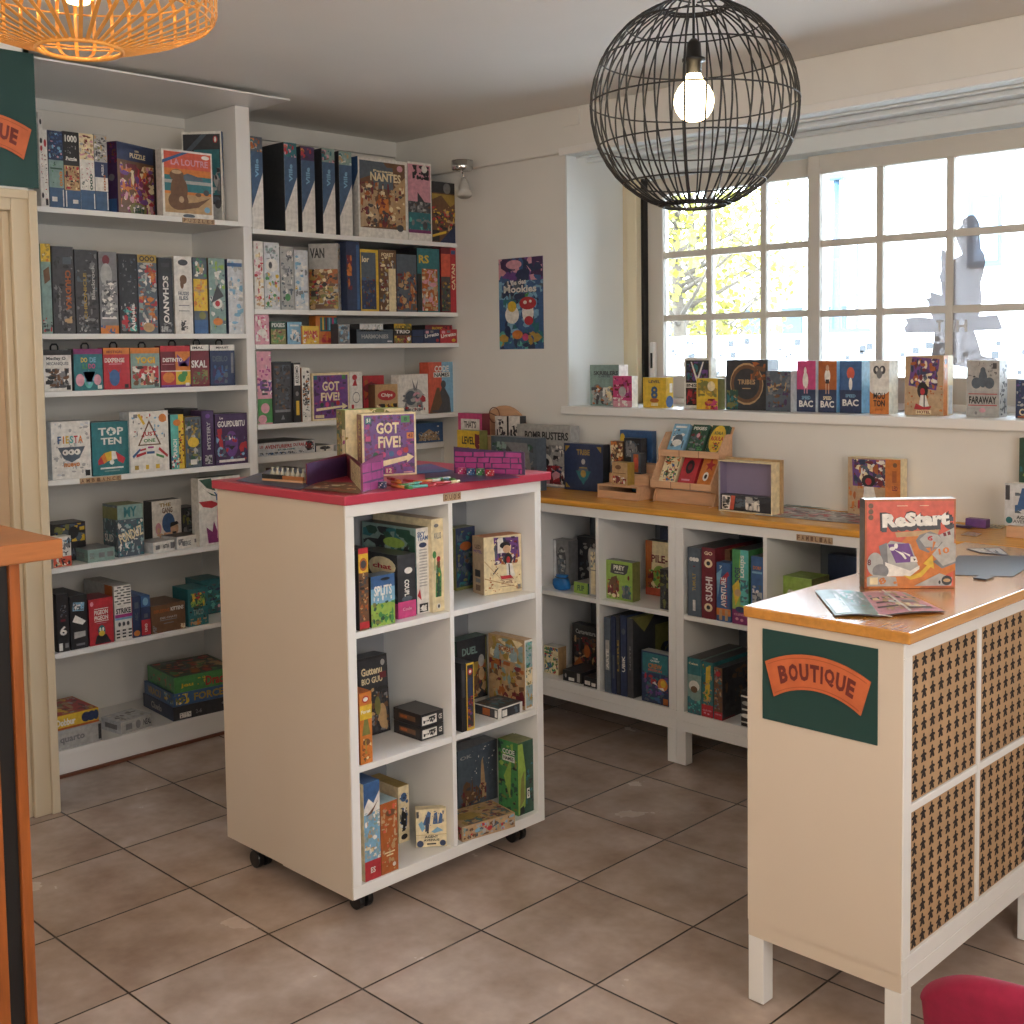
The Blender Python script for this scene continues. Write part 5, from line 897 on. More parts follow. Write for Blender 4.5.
W_=Wd-.0125; fc=faces(W_,.038,.058); m=MB(); m.box(0,0,0,W_,.038,.058,'D'); draw(m,'p w .03 .05 .22 .05 .2 .92 .03 .95;n 170 8 .04 .1 .2 .85 .2 kg;p S .18 .05 .26 .05 .3 .95 .22 .95;n 171 12 .5 .1 .78 .95 .26 wG;n 172 6 .3 .2 .5 .8 .2 e',W_,.058,fc['F'][2]); draw(m,'n 173 16 .02 .02 .98 .98 .2 eRVg',W_,.038,fc['T'][2]); m.build('box',print_m,ti)
# art game box standing against the wall and the rest of the worktop
wy('cream art game box with seated woman',848,901,457,'n 180 14 .02 .05 .98 .5 .05 UoO;p v .1 .5 .08 .97 .72 .98 .68 .5;n 181 34 .12 .5 .72 .97 .08 VBieORw;e .4 .6 .13 .11 k;e .4 .59 .06 .06 r;p w .32 .5 .5 .5 .55 .3 .3 .3;r .72 0 1 1 o;e .9 .9 .04 .04 u;r .85 .6 .93 .8 O;t LED .9 .5 .1 .08 R;p r .2 .25 .6 .25 .5 .18 .2 .1',2.14,bg='q',sc='i',d=.05,place='against the wall behind the orange title box')
def sheet(name,label,pts,z,F,c,mt=None,cat='sheet',th=.0015):
    """flat printed thing: four pixel corners on a level surface, near-left first, anticlockwise"""
    P=[on(2,z,*p) for p in pts]; o0=P[0]
    m=MB(); n=len(P); m.add([(p.x,p.y,z+.0006) for p in P]+[(p.x,p.y,z+th) for p in P],[tuple(range(n))[::-1],tuple(range(n,2*n))]+[(i,(i+1)%n,n+(i+1)%n,n+i) for i in range(n)],c)
    if F:
        A,B_,C_,D_=P[:4]
        def fn(a,b,e): 
            q=(A*(1-a)+B_*a)*(1-b)+(D_*(1-a)+C_*a)*b; return (q.x,q.y,z+th+e)
        draw(m,F,1,1,fn)
    o=m.build(name,mt or print_m,None,loc=(o0.x,o0.y,z)); return tag(o,label,cat)
sheet('game_board','long game board with grey and red comic pictures on worktop',[(755,515),(868,525),(872,516),(775,505)],ZC,'n 190 80 .02 .02 .98 .98 .07 gGwdreLRPe','G',cat='game board')
sheet('rule_sheet','smaller pale picture sheet behind the long game board',[(783,506),(835,509),(845,505),(792,502)],ZC+.002,'n 191 30 .02 .02 .98 .98 .1 eGAwU','A')
sheet('rule_sheet','white printed leaflet lying against the back wall right',[(978,528),(1000,529),(1006,526),(985,524)],ZC,'n 192 10 .1 .1 .9 .9 .1 gu','i')
sheet('rule_sheet','small pinkish card lying right of the purple block',[(961,535),(976,537),(982,534),(968,532)],ZC,'n 193 8 .1 .1 .9 .9 .12 RgP','U')
sheet('playing_card','blue and white double picture card on the worktop right',[(980,553),(1010,556),(1000,548),(966,549)],ZC,'r .05 .1 .48 .9 w;r .52 .1 .95 .9 L;n 194 6 .1 .1 .9 .9 .1 eg','B',cat='card')
q=on(2,ZC,965,527); m=MB(); m.box(q.x,q.y,ZC+.0006,q.x+.07,q.y+.035,ZC+.03,'v'); m.box(q.x-.03,q.y-.03,ZC+.0006,q.x+.03,q.y-.004,ZC+.008,'V'); o=m.build('card_tray',print_m,None,loc=(q.x,q.y,ZC),bevel=.003); tag(o,'small purple card tray near the back wall, right of orange title box','tray')
q=on(2,ZC,1006,537); m=MB(); m.box(q.x,q.y,ZC+.0006,q.x+.16,q.y+.09,ZC+.035); o=m.build('riser_block',ply_m,None,loc=(q.x,q.y,ZC)); tag(o,'small wooden riser block under the blue bird box','stand')
gb('b',1005,1040,483,'n 200 16 .3 .3 .95 .95 .12 beL;r .02 .6 .15 .95 d;p b .35 .4 .5 .9 .6 .9 .6 .4;p b .7 .45 .72 .95 .85 .9 .85 .5;t AGENT .6 .2 .5 .09 d;t AVENUE .55 .1 .6 .08 g;e .14 .12 .1 .08 C',bg='L',sc='w',z=ZC+.0355,ax=1,pl=q.y+.02,d=.04,full='small white box with blue bird agents on the wooden riser')
q2=on(1,2.15,1019,438); gb('b',1019.5,1050,438,'n 201 20 .03 .03 .97 .97 .12 nNlC',bg='N',sc='N',z=ZC,ax=1,pl=2.16,d=.03,full='tall green picture box against the wall at the right image edge')
# ================================================================ desk top
P0=on(2,ZD,864.5,589); 
rs=on(2,ZD,955.5,588)
ang_=math.degrees(math.atan2(rs.y-P0.y,rs.x-P0.x)); 
gb('r',864.5,957,500,'r .02 .02 .98 .98 S;p o 0 .1 .5 .62 1 .55 1 .2 .6 0 .05 0;p S .02 .98 .98 .98 .98 .6 .6 .62 .4 .6 .02 .7;e .065 .93 .028 .03 u;e .065 .865 .028 .03 u;e .065 .8 .028 .03 u;T ReStart .565 .765 .80 .215 k 2;T ReStart .58 .745 .80 .2 d 2;T ReStart .56 .775 .74 .16 w 2;r .35 .925 .47 .93 i;r .6 .925 .7 .93 i;p U .33 .63 .82 .66 .8 .6 .35 .575;p g .56 .54 .6 .6 .72 .64 .86 .58 .86 .48 .7 .4 .6 .44;p G .6 .55 .68 .62 .8 .6 .86 .54 .8 .46 .66 .47;t 6 .72 .565 .06 .06 r -20;p g .75 .3 .85 .22 1 .28 1 .45;p G .74 .38 .86 .25 1 .3 1 .5 .86 .52;t 10 .87 .42 .12 .07 o 12;p G .82 .6 .98 .68 .98 .5 .86 .5;t II .9 .61 .08 .04 R 15;p o .74 .42 .78 .52 .75 .53;p o .67 .45 .73 .4 .72 .46;p g .15 .48 .24 .52 .3 .15 .22 .18;p G .24 .5 .28 .54 .5 .5 .6 .22 .54 .18 .26 .16;p w .22 .3 .5 .2 .6 .26 .6 .22 .5 .14 .24 .14;p v .25 .5 .48 .51 .56 .3 .34 .29;e .3 .45 .03 .022 w;e .34 .48 .022 .03 w;p w .32 .44 .42 .4 .46 .34 .44 .33 .4 .38;p w .34 .46 .4 .42 .5 .38 .49 .36;p w .5 .36 .56 .36 .58 .3 .5 .3;p d .53 .34 .56 .33 .54 .31;e .11 .28 .09 .13 G;e .17 .2 .09 .08 g;t 8 .045 .3 .04 .07 R;p y .42 .15 .5 .1 .62 .13 .72 .24 .76 .22 .74 .38 .64 .28 .68 .26 .6 .18 .5 .14;p G .02 .03 .36 .03 .34 .13 .1 .16 .02 .13;p G .54 .03 .95 .03 .96 .12 .82 .17;r .05 .05 .14 .13 i;t 8 .19 .09 .08 .07 o 30;t 8 .5 .5 .001 .001 w;e .9 .09 .058 .055 k;e .9 .09 .04 .02 U;e .82 .07 .012 .02 k;e .33 .07 .02 .015 o',bg='O',sc='S',tc='w',L='r 0 0 1 1 e;r .1 .1 .9 .9 g',z=ZD,ax=1,vb=589,dr=ang_,d=.045,w=(rs-P0).length,full='orange numbers card game box standing on the desk',lid=True)
bk=[on(2,ZD,815,592),on(2,ZD,835,617),on(2,ZD,945,613),on(2,ZD,905,594)]
bo_=empty('comic_booklet',(bk[1].x,bk[1].y,ZD),'open grey comic rules booklet lying on the desk corner','booklet')
mid=[on(2,ZD,862,594),on(2,ZD,880,617.5)]
def leaf(nm,A,B,C_,D_,F,c,zb,lift):
    m=MB(); n=6; top=[];
    def fn(a,b,e):
        q=(A*(1-a)+B*a)*(1-b)+(D_*(1-a)+C_*a)*b; return (q.x,q.y,ZD+zb+lift*math.sin(math.pi*a)*1.0+e)
    for k in range(n):
        a0,a1=k/n,(k+1)/n; m.add([fn(a0,0,0),fn(a1,0,0),fn(a1,1,0),fn(a0,1,0)],[(0,1,2,3)],c); m.add([fn(a0,0,-.003),fn(a1,0,-.003),fn(a1,0,0),fn(a0,0,0)],[(0,1,2,3)],'d')
        m.add([fn(a0,0,-.003),fn(a1,0,-.003),fn(a1,1,-.003),fn(a0,1,-.003)],[(0,1,2,3)],c)
    draw(m,F,1,1,lambda a,b,e:fn(a,b,e+.0006)); m.build(nm,print_m,bo_)
leaf('page',bk[1],mid[1],mid[0],bk[0],'n 210 20 .3 .3 .98 .98 .12 AaLt;r .05 .04 .4 .6 L','A',.0045,.004)
leaf('page',mid[1],bk[2],bk[3],mid[0],'r .05 .75 .95 .95 A;n 211 20 .05 .1 .95 .95 .1 LPiU;r .05 .62 .45 .7 d;r .55 .62 .95 .7 d;r .1 .45 .5 .5 d;r .55 .4 .8 .52 g;r .05 .25 .4 .3 d;r .5 .12 .9 .2 d;r .45 0 .5 1 w','P',.0045,.004)
m=MB(); m.box(mid[1].x-.004,mid[1].y-.004,ZD+.0062,mid[1].x+.03,mid[1].y+.0,ZD+.0075,'w'); m.build('page_marker',print_m,bo_)
sheet('desk_mat','dark grey rubber play mat at the back of the desk',[(945,575),(1013,577),(1030,566),(1030,556),(958,556)],ZD,'','D',cat='mat')
q=on(2,ZD,973,579); m=MB(); m.box(q.x,q.y,ZD+.0006,q.x+.035,q.y+.05,ZD+.004,'D'); o=m.build('mat_tab',print_m,None,loc=(q.x,q.y,ZD)); tag(o,'small dark grey tab beside the rubber mat on desk','mat tab')
# ================================================================ inside the island
IXF=IX1-.006
def isb(desc,u0,u1,vt,F,z,place,**k): return gb(desc,u0,u1,vt,F,z=z,ax=0,pl=IXF-k.pop('s',0),place=place,**k)
p1="in the island's upper left cube"
isb('slim yellow and brown box spine',358,368,549,'r 0 .7 1 .93 y;e .5 .8 .4 .08 O;e .5 .8 .3 .05 d;r 0 .93 1 1 r;n 220 30 .05 .12 .95 .7 .2 uUkOd;r 0 .02 1 .1 r',.8066,p1,bg='u',sc='k',d=.2)
isb('small box with blue sky and white title',370.5,394.7,577.5,'r 0 .45 1 1 c;r 0 .75 1 1 b;n 221 24 0 .0 1 .48 .12 lnzN;t SPLITS .5 .7 .74 .2 w;e .6 .92 .2 .03 k;n 222 6 .1 .5 .9 .6 .1 wc',.8066,p1,bg='l',sc='k',tc='e',d=.05,s=.005)
isb('navy and pink box with cloud',397,415.5,556,'r 0 0 1 .26 p;e .6 .74 .22 .05 w;t COUPLE .5 .45 .26 .3 w -90;t Code .5 .14 .5 .05 P;e .5 .3 .3 .04 e',.8066,p1,bg='D',sc='D',tc='d',d=.17,s=.03,L='e .6 .8 .36 .15 i;e .45 .76 .2 .12 i;t chat .6 .8 .5 .08 r;r 0 0 1 .24 p;e .72 .66 .18 .06 r;n 223 6 .5 .3 1 .6 .08 e')
isb('tall white box spine with small blue print',415.8,429,529,'t SKY .4 .93 .6 .05 b;t TEAM .5 .88 .8 .05 b;e .5 .8 .3 .03 B;'+';'.join('r .2 %.3f .8 %.3f G'%(.32+.035*j,.333+.035*j) for j in range(13))+';p r 0 .22 .3 .16 .2 .3;r .15 .02 .8 .12 k;n 224 4 .2 .03 .7 .1 .2 w',.8066,p1,bg='w',sc='C',tc='k',d=.25,s=.035,L='r 0 .55 1 1 A;n 225 26 .02 .5 .98 .97 .14 CNkAD;e .6 .8 .2 .06 l')
isb('large cream box spine with green bearded giant',431.2,451,520,'t AVLUS .5 .82 .6 .07 g;e .4 .93 .2 .02 g;p n .25 .16 .75 .16 .8 .4 .6 .55 .35 .5;p N .35 .16 .6 .16 .62 .36 .45 .5;e .55 .52 .14 .05 u;e .55 .57 .16 .03 r;r .2 .45 .26 .6 n;e .2 .62 .16 .04 n;e .58 .4 .08 .02 y;n 226 6 .3 .2 .7 .45 .12 NAz;e .5 .06 .16 .03 w;e .5 .06 .08 .02 k',.8066,p1,bg='i',sc='i',tc='q',d=.27,s=.02)
p2="in the island's upper right cube"
isb('dark blue box with orange ship',455.5,475,529,'n 227 30 .05 .05 .95 .95 .14 BCezN;e .5 .7 .3 .07 O;n 228 10 .1 .3 .9 .6 .1 ueg;r 0 0 1 .05 z',.8066,p2,bg='B',sc='z',d=.05,s=.2)
isb('square cream art game box with seated woman',483.5,529.5,538,'n 229 20 .02 .02 .98 .6 .03 UO;p v .3 .5 .26 .98 .92 .95 .95 .6;n 230 34 .26 .5 .9 .97 .07 VBieORw;p w .36 .7 .55 .7 .5 .97 .36 .95;e .56 .83 .14 .06 k;e .6 .76 .1 .07 s;e .64 .58 .11 .11 k;e .64 .57 .05 .06 r;p w .58 .52 .74 .5 .82 .28 .6 .26;p k .64 .5 .67 .5 .69 .3 .66 .3;p r .42 .3 .7 .3 .8 .22 .46 .22;r .4 .1 .8 .24 i;r .42 .12 .78 .22 i;t LED_HOTEL .6 .18 .3 .05 R;r .42 .11 .78 .118 R;r .42 .222 .78 .23 R;p d .22 .36 .36 .46 .37 .44 .24 .34;r .88 .04 .96 .12 g;p U 0 .3 1 .05 1 .04 0 .28;p U 0 .6 .5 .2 .5 .19 0 .58',.8066,p2,bg='i',sc='q',tc='o',d=.07,s=.08,dr=-12,w=.142,L='t LED .5 .82 .5 .07 u;t HOTEL .5 .74 .7 .05 v;r .25 .3 .7 .42 k;r .3 .2 .7 .27 g;r .3 .06 .7 .16 u',lid=True)
m=MB(); m.box(-.60+.0005,.64,1.0,-.592,.68,1.06); o=m.build('socket_plate',black_m,isl,bevel=.002)
p3="in the island's middle left cube"
isb('dark stone box with cream lettering',359.5,389.5,662,'r .03 .03 .96 .97 D;t Guttenu .46 .82 .7 .1 i;t BIO_GUU .46 .7 .7 .08 i;e .84 .9 .07 .04 G;r .72 .7 .94 .78 R;n 231 40 .05 .03 .95 .6 .1 dguUk;e .75 .22 .14 .16 U;e .6 .36 .1 .12 z',.4316,p3,bg='k',sc='D',d=.06,s=.17,lean=3)
isb('slim yellow box spine with green tree',359.2,371.5,694,'r .0 0 1 1 o;e .5 .9 .28 .05 r;e .5 .9 .2 .03 w;r 0 .62 1 .82 y;t Foret .5 .73 .8 .05 w;p z .15 .4 .85 .4 .65 .62 .35 .62;e .5 .3 .3 .05 u;n 232 14 .1 .03 .9 .38 .15 OuYoi',.4316,p3,bg='o',sc='O',d=.18,s=.0)
for k,(zz,lb) in enumerate(((.4316,'flat dark box with white barcode strip, lower of two'),(.4316+.0395,'flat dark box with white barcode strip, upper of two'))):
    isb(lb,421,443.5,723,'r .05 .12 .7 .8 w;r .12 .4 .3 .46 g;r .4 .3 .6 .4 g;n 233 5 .1 .2 .65 .7 .2 k;t CE .86 .5 .14 .4 w',zz,p3,bg='k',sc='k',d=.125,s=.03,h=.038,L='r .2 .3 .8 .7 u;r .25 .4 .5 .6 O')
p4="in the island's middle right cube"
isb('dark brown box with pale duel title',456.5,487,642,'n 234 40 .03 .03 .95 .6 .12 uUYdRO;t DUEL .42 .8 .5 .12 A;r .03 .6 .95 .95 D;t DUEL .42 .8 .5 .12 A;e .8 .6 .1 .1 G;e .8 .38 .1 .1 U;r .94 .03 .98 .97 z',.4316,p4,bg='D',sc='N',d=.05,s=.22)
isb('slim dark box spine',461,465.5,664,'r .2 .5 .8 .9 d',.4316,p4,bg='k',sc='k',d=.2,s=.0)
isb('slim black box framed in yellow',466,474,664,'r .12 .03 .88 .97 D;e .5 .87 .3 .05 r;e .5 .87 .15 .025 w;r .2 .5 .8 .78 B;n 235 14 .15 .05 .85 .5 .2 RvrO;r .12 .03 .88 .05 U',.4316,p4,bg='y',sc='k',d=.2,s=.0)
isb('city picture box turned sideways with pale spine',524.5,535.3,641,'r .1 .03 .9 .97 a;n 236 16 .1 .6 .9 .97 .16 tACn;r .1 .35 .9 .6 i;n 237 16 .1 .03 .9 .6 .16 zYAU',.4316,p4,bg='w',sc='U',tc='U',d=.165,s=.01,L='n 238 14 .05 .65 .95 .97 .14 iAYa;n 239 50 .03 .03 .97 .65 .09 uUOqYRA;t BOMBAY .5 .82 .4 .08 O;r .75 .06 .98 .18 R',lid=True)
isb('flat navy box with white label',498.5,522.7,709.5,'r .12 .1 .88 .9 D;r .15 .2 .35 .75 w;n 240 3 .4 .2 .8 .8 .2 e',.4316,p4,bg='w',sc='w',tc='e',d=.105,dr=2,s=.0,h=.036,L='r .04 .1 .97 .9 D;r .35 .2 .65 .8 O;r .85 .2 .95 .8 w',Tp='r .03 .03 .97 .97 D;n 241 20 .05 .05 .95 .95 .12 deugC')
zb=.0966
p5="in the island's bottom left cube"
isb('tall snowy mountain box with red foot',363.2,379.5,785,'r 0 0 1 .2 r;r 0 .75 1 1 b;p w 0 .74 .3 .84 .6 .78 1 .9 1 .7 0 .68;n 242 30 0 .2 1 .7 .14 wGUaAi;p u .1 .66 .6 .74 .9 .8 .5 .68;t ES .5 .1 .3 .06 w',zb,p5,bg='c',sc='i',tc='b',d=.2,L='r 0 0 1 1 i')
isb('terracotta box with desert beetle',380.3,397.5,805,'e .6 .84 .3 .05 u;n 243 30 .03 .03 .97 .97 .12 OSqU;r .2 .28 .8 .3 i;r .3 .24 .7 .26 i;e .75 .1 .1 .03 w',zb,p5,bg='O',sc='O',tc='a',d=.18)
isb('cream box with blue bird spine',398,409,788,'e .5 .8 .3 .08 b;e .5 .4 .3 .2 k;n 244 14 .1 .2 .9 .85 .16 bBkw;e .5 .1 .3 .05 k',zb,p5,bg='i',sc='i',tc='Y',d=.14,s=.13,dr=0)
isb('small cream box with four blue bird agents',415.7,448.7,812,'p b .2 .56 .4 .95 .5 .9 .45 .6;p B .3 .4 .42 .42 .45 .8 .32 .78;p b .55 .6 .6 .88 .7 .92 .72 .6;p b .72 .6 .8 .9 .88 .85 .86 .62;p c .08 .62 .2 .7 .3 .5 .2 .4;p k .34 .36 .42 .36 .4 .56;p c .5 .4 .7 .52 .9 .42 .6 .36;t AGENT .5 .27 .44 .07 k;t AVENUE .5 .18 .52 .06 k;e .13 .09 .11 .09 B;e .87 .09 .1 .08 B;r .35 .06 .65 .1 k;r 0 .32 1 .33 Y;n 246 5 .05 .4 .95 .95 .06 g;r .02 .78 .1 .95 d',zb,p5,bg='i',sc='i',d=.035,s=.068,lean=4,dr=-38,w=.092)
p6="in the island's bottom right cube"
isb('large grey box with gothic towers',457.8,498.5,752,'t OK .2 .86 .3 .06 G;n 247 10 .3 .4 .95 .95 .02 w;p U .55 .1 .58 .7 .62 .78 .66 .5 .7 .1;p u .1 .1 .12 .4 .2 .46 .3 .4 .3 .1;p u .3 .1 .34 .5 .4 .1;n 248 26 .05 .05 .7 .35 .05 UudR;r .97 0 1 1 g',zb,p6,bg='e',sc='e',tc='g',d=.06,s=.18)
isb('green spy box spine with dark figures',517.5,536.3,744,'p N .5 0 1 0 1 .9 .7 .8 .5 .4;n 249 14 .5 .1 1 .7 .1 NCk;p l 0 0 .45 .1 .5 .6 .3 .98 0 .98;p z .1 .1 .4 .2 .4 .6 .2 .5;r .56 .2 .74 .34 w;n 250 5 .6 .22 .72 .32 .05 k;p k .1 0 .4 .02 .35 .12 .1 .1',zb,p6,bg='N',sc='n',tc='z',d=.09,s=.015,L='n 251 26 .03 .03 .97 .97 .12 NklNzk;p l .3 .5 .7 .8 .6 .2;t CODE .55 .85 .6 .07 w;r .25 .72 .85 .8 w;t NAMES .55 .76 .5 .05 k',lid=True)
isb('flat fantasy box with row of portraits',462.5,515.5,837,'n 252 40 .02 .08 .98 .92 .24 eUrqcAuG;r 0 0 1 .1 q',zb,p6,bg='q',sc='q',tc='U',d=.13,s=.0,dr=-10,h=.045,L='n 253 16 .05 .1 .95 .9 .24 Uqru',Tp='n 254 60 .03 .03 .97 .97 .09 uUeRCqYd;e .3 .5 .2 .2 Y')
# ================================================================ on the red top
def it(desc,u0,u1,vt,F,vb,**k): return gb('x',u0,u1,vt,F,z=k.pop('z',ZI),ax=0,vb=vb,full=desc,**k)
gm='r .035 .03 .965 .97 v;n 260 110 .04 .04 .96 .96 .045 MvVmM;'
a_=on(2,ZI,363,477.5)
it('large purple number game box with cream title standing on the red top',363,416,414,gm+'t GOT .47 .76 .42 .18 i;t FiVE! .5 .54 .42 .19 i;p i .2 .12 .82 .24 .82 .2 .95 .29 .83 .35 .82 .31 .22 .22;e .24 .34 .05 .045 N;e .38 .34 .05 .045 p;e .53 .35 .05 .045 b;e .68 .36 .05 .045 p;e .8 .4 .05 .045 r;r .06 .84 .17 .94 C;r .72 .84 .88 .95 n;t 8 .8 .895 .06 .07 N;t 51 .115 .89 .07 .06 w;r .06 .56 .15 .64 p;r .82 .58 .95 .68 o;t 43 .885 .63 .09 .06 R;r .4 .03 .56 .14 m;t 12 .48 .085 .1 .07 i;r .75 .04 .92 .06 P',477.5,bg='i',sc='i',tc='i',d=.055,dr=-22,lid=True,L='r .05 .02 .95 .98 R;t GOT_FIVE .5 .6 .46 .6 Y 90')
it('olive and cream game box standing behind the purple one',333,408,413,'n 261 20 0 0 1 1 .1 zYi',470,bg='z',sc='z',tc='l',d=.05,z=ZI,dr=-6,L='n 262 30 .1 .03 .95 .97 .16 zNuUY;r .5 .1 .95 .6 i',w=.20) if 0 else None
gb('x',345,400,411,'n 261 20 0 0 1 1 .1 zYi;r .9 0 1 1 i',bg='i',sc='z',tc='l',d=.07,z=ZI,ax=0,pl=a_.x-.085,dr=-14,w=.205,h=.205,L='n 262 40 .05 .03 .6 .97 .16 zNuUY;r .62 .05 .97 .7 i;n 263 6 .66 .1 .94 .6 .1 mP',full='olive and cream game box standing behind the purple one')
# folding card trays
def foldtray(name,label,pts,hts,front,inner,F):
    o=empty(name,(pts[0][0],pts[0][1],ZI),label,'card tray')
    for k in range(len(pts)-1):
        A=Vector(pts[k]+(0,)) ; B=Vector(pts[k+1]+(0,)); dv=(B-A); L_=dv.length; dv.normalize(); nn=Vector((dv.y,-dv.x,0)); h0,h1=hts[k],hts[k+1]
        m=MB(); P=lambda a,b,e: (A.x+dv.x*a+nn.x*e,A.y+dv.y*a+nn.y*e,ZI+.0008+b)
        m.prism([(0.0005,0),(L_-.0005,0),(L_-.0005,h1),(L_*.5,h0*.35+h1*.65),(0.0005,h0)],-.003,0,lambda a,b,e:P(a,b,e),front[k])
        if F[k]: draw(m,F[k],L_,min(h0,h1),lambda a,b,e:P(a,b,e+.0003))
        m.build('panel',print_m,o)
    return o
def stones(seed,nx,ny):
    rd=random.Random(seed); out=[]
    for j in range(ny):
        x=0.02
        while x<.95:
            wd=rd.uniform(.5,1.4)/nx; x1=min(.98,x+wd); y0=(j+.08)/ny; y1=(j+.9)/ny
            q=lambda s:rd.uniform(-s,s)
            out.append('p m %.3f %.3f %.3f %.3f %.3f %.3f %.3f %.3f'%(x+q(.008),y0+q(.02),x1-.02+q(.008),y0+q(.02),x1-.02+q(.008),y1+q(.02),x+q(.008),y1+q(.02))); x=x1
    return ';'.join(out)
def pt(u,v): p=on(2,ZI,u,v); return (p.x,p.y)
A1=pt(307,486); A2=pt(361,482)
t1a,t1b=pt(303,484),pt(358,487)
foldtray('card_tray_screen','dark purple folded game screen on the front corner of red top',[pt(307,485),pt(347,476),pt(362,493),pt(384,487)],[.062,.070,.078,.097],['R','R','M','M'],'R',['r 0 0 1 1 V','r .3 .05 .95 .95 i;n 271 40 .32 .1 .9 .9 .06 Ruk','r .02 .02 .98 .98 V;'+stones(5,3.0,3)])
foldtray('card_tray_screen','magenta stone patterned screen on the far end of red top',[pt(454,473.5),pt(525,475),pt(521,471)],[.084,.070,.066],['V','V'],'V',['r .01 .02 .99 .98 V;'+stones(6,5,4),''])
sheet('play_mat','dark blue play mat on the red top behind the screens',[(236,481),(300,490),(345,470),(275,468)],ZI,'n 272 14 .05 .05 .95 .95 .1 BDe','B',cat='mat')
sheet('player_board','thin brown board lying under the dark purple screen',[(303,489),(358,494),(375,484),(322,482)],ZI+.0016,'n 273 16 .1 .1 .9 .9 .12 Oui','u',cat='board')
sheet('play_mat','violet mat under the pens at the far end',[(425,485),(520,478),(500,472),(425,470)],ZI,'n 274 20 .05 .05 .95 .95 .1 VDB','V',cat='mat')
sheet('score_sheet','bright blue sheets lying between purple box and screen',[(417,474),(452,471),(430,464),(414,466)],ZI+.0018,'r .1 .3 .9 .7 v','b',cat='sheet')
# dice
def die(u,v,c,s,lab,z=ZI+.0015,rz=.3,grp=None):
    p=on(2,z,u,v); o=local_empty('die',(p.x,p.y,z),lab,'die',grp,rz); m=MB(); m.box(-s/2,-s/2,0,s/2,s/2,s,c); draw(m,'e .5 .5 .14 .14 w;e .22 .22 .1 .1 w;e .78 .78 .1 .1 w',s,s,lambda a,b,e:(a-s/2,-s/2-e,b)); draw(m,'e .3 .3 .1 .1 w;e .7 .7 .1 .1 w',s,s,lambda a,b,e:(s/2+e,a-s/2,b)); m.build('cube',print_m,o,bevel=.001)
for u,v,c,lab in ((462,474,'p','pink die, leftmost before the magenta screen'),(471,475,'b','blue die before the magenta screen'),(480.5,475,'n','green die before the magenta screen'),(490,476,'r','red die before the magenta screen'),):
    die(u,v,c,.020,lab)
die(382.5,488,'B',.018,'navy die beside the dark purple screen on the red top')
# pens
rdp=random.Random(12)
names={'r':'red','o':'orange','n':'green','t':'turquoise','p':'pink','w':'white','c':'light blue','y':'yellow'}
pens=[(386,484,405,487,'r','w'),(392,482,414,486,'o','p'),(398,486,424,482,'n','t'),(404,480,430,484,'r','o'),(409,487,436,485,'t','r'),(414,482,440,480,'o','w'),(420,484,452,482,'r','o'),(426,480,450,478,'n','w'),(432,484,460,481,'r','i'),(388,478,400,481,'r','o'),(440,478,455,480,'c','n'),(392,486,412,488,'o','n')]
for k,(ua,va,ub,vb_,c,c2) in enumerate(pens):
    zz=ZI+.006+.0011*(k%3); A=on(2,zz,ua,va); B=on(2,zz,ub,vb_); d_=(B-A); 
    if d_.length>.10: B=A+d_.normalized()*.10
    o=empty('felt_pen',tuple(A),'felt pen in the loose heap of coloured pens on the red top','pen','felt pens in the heap on the red top')
    MB().tube([A,A.lerp(B,.68)],.0045,8,c).build('barrel',print_m,o); MB().tube([A.lerp(B,.681),B],[.005,.0045],8,c2).build('cap',print_m,o)
# tray of pawns at the back
q=on(2,ZI,262,481); q2=on(2,ZI,303,484)
tr=empty('wooden_tray',(q.x,q.y,ZI),'small wooden tray with clear bottles at the far corner','tray')
dv=(q2-q).normalized(); nn=Vector((-dv.y,dv.x,0)); L_=(q2-q).length
def bar(a0,a1,b0,b1,z0,z1,nm,mt,col='u'):
    m=MB(); m.prism([(a0,b0),(a1,b0),(a1,b1),(a0,b1)],z0,z1,lambda a,b,z:(q.x+dv.x*a+nn.x*b,q.y+dv.y*a+nn.y*b,ZI+z),col); return m.build(nm,mt,tr)
bar(0,L_,0,.05,.0022,.008,'base',ply_m); bar(0,L_*.5,-.0,.006,.009,.022,'rail',black_m); bar(L_*.5+.001,L_,0,.006,.009,.02,'rail',pine_m); bar(0,L_,.044,.05,.009,.02,'rail',ply_m)
m=mat('clear_resin','a9a79a',.1,.1,10)
for k in range(7):
    b=q+dv*(L_*(.12+.125*k))+nn*.025; mm=MB(); mm.lathe([(.008,ZI+.0085),(.009,ZI+.012),(.008,ZI+.026),(.003,ZI+.032),(.004,ZI+.042)],b.x,b.y,10); o=mm.build('bottle',m,None,loc=(b.x,b.y,ZI+.0085)); tag(o,'tiny clear bottle standing in the small wooden tray','bottle','tiny bottles in the wooden tray')
# ================================================================ window units
ux='in the top left cube under the window'
def us(desc,u0,u1,vt,F,z,place,**k): return gb(desc,u0,u1,vt,F,z=z,ax=1,pl=UY+.006+k.pop('s',0),place=place,**k)
zu,zl=.5776,.2086
us('grey box with round ink drawing',544,568.5,538,'e .55 .5 .3 .36 d;e .55 .42 .26 .2 e;n 280 14 .3 .3 .8 .8 .1 dGg;p d .1 .7 .2 .9 .3 .6;r .02 .02 .2 .98 L',zu,ux,bg='g',sc='g',d=.06,s=.12)
us('navy blue box with white bird',577,597,536,'n 281 20 .1 .1 .9 .9 .12 DeGk;e .7 .6 .16 .2 G',zu,ux,bg='D',sc='k',d=.05,s=.20)
us('tall pale box standing at front',589,597,549,'r .2 .05 .8 .95 i;r .1 .55 .9 .57 g;n 282 6 .2 .6 .8 .95 .16 Ag',zu,ux,bg='G',sc='G',d=.08,s=.02)
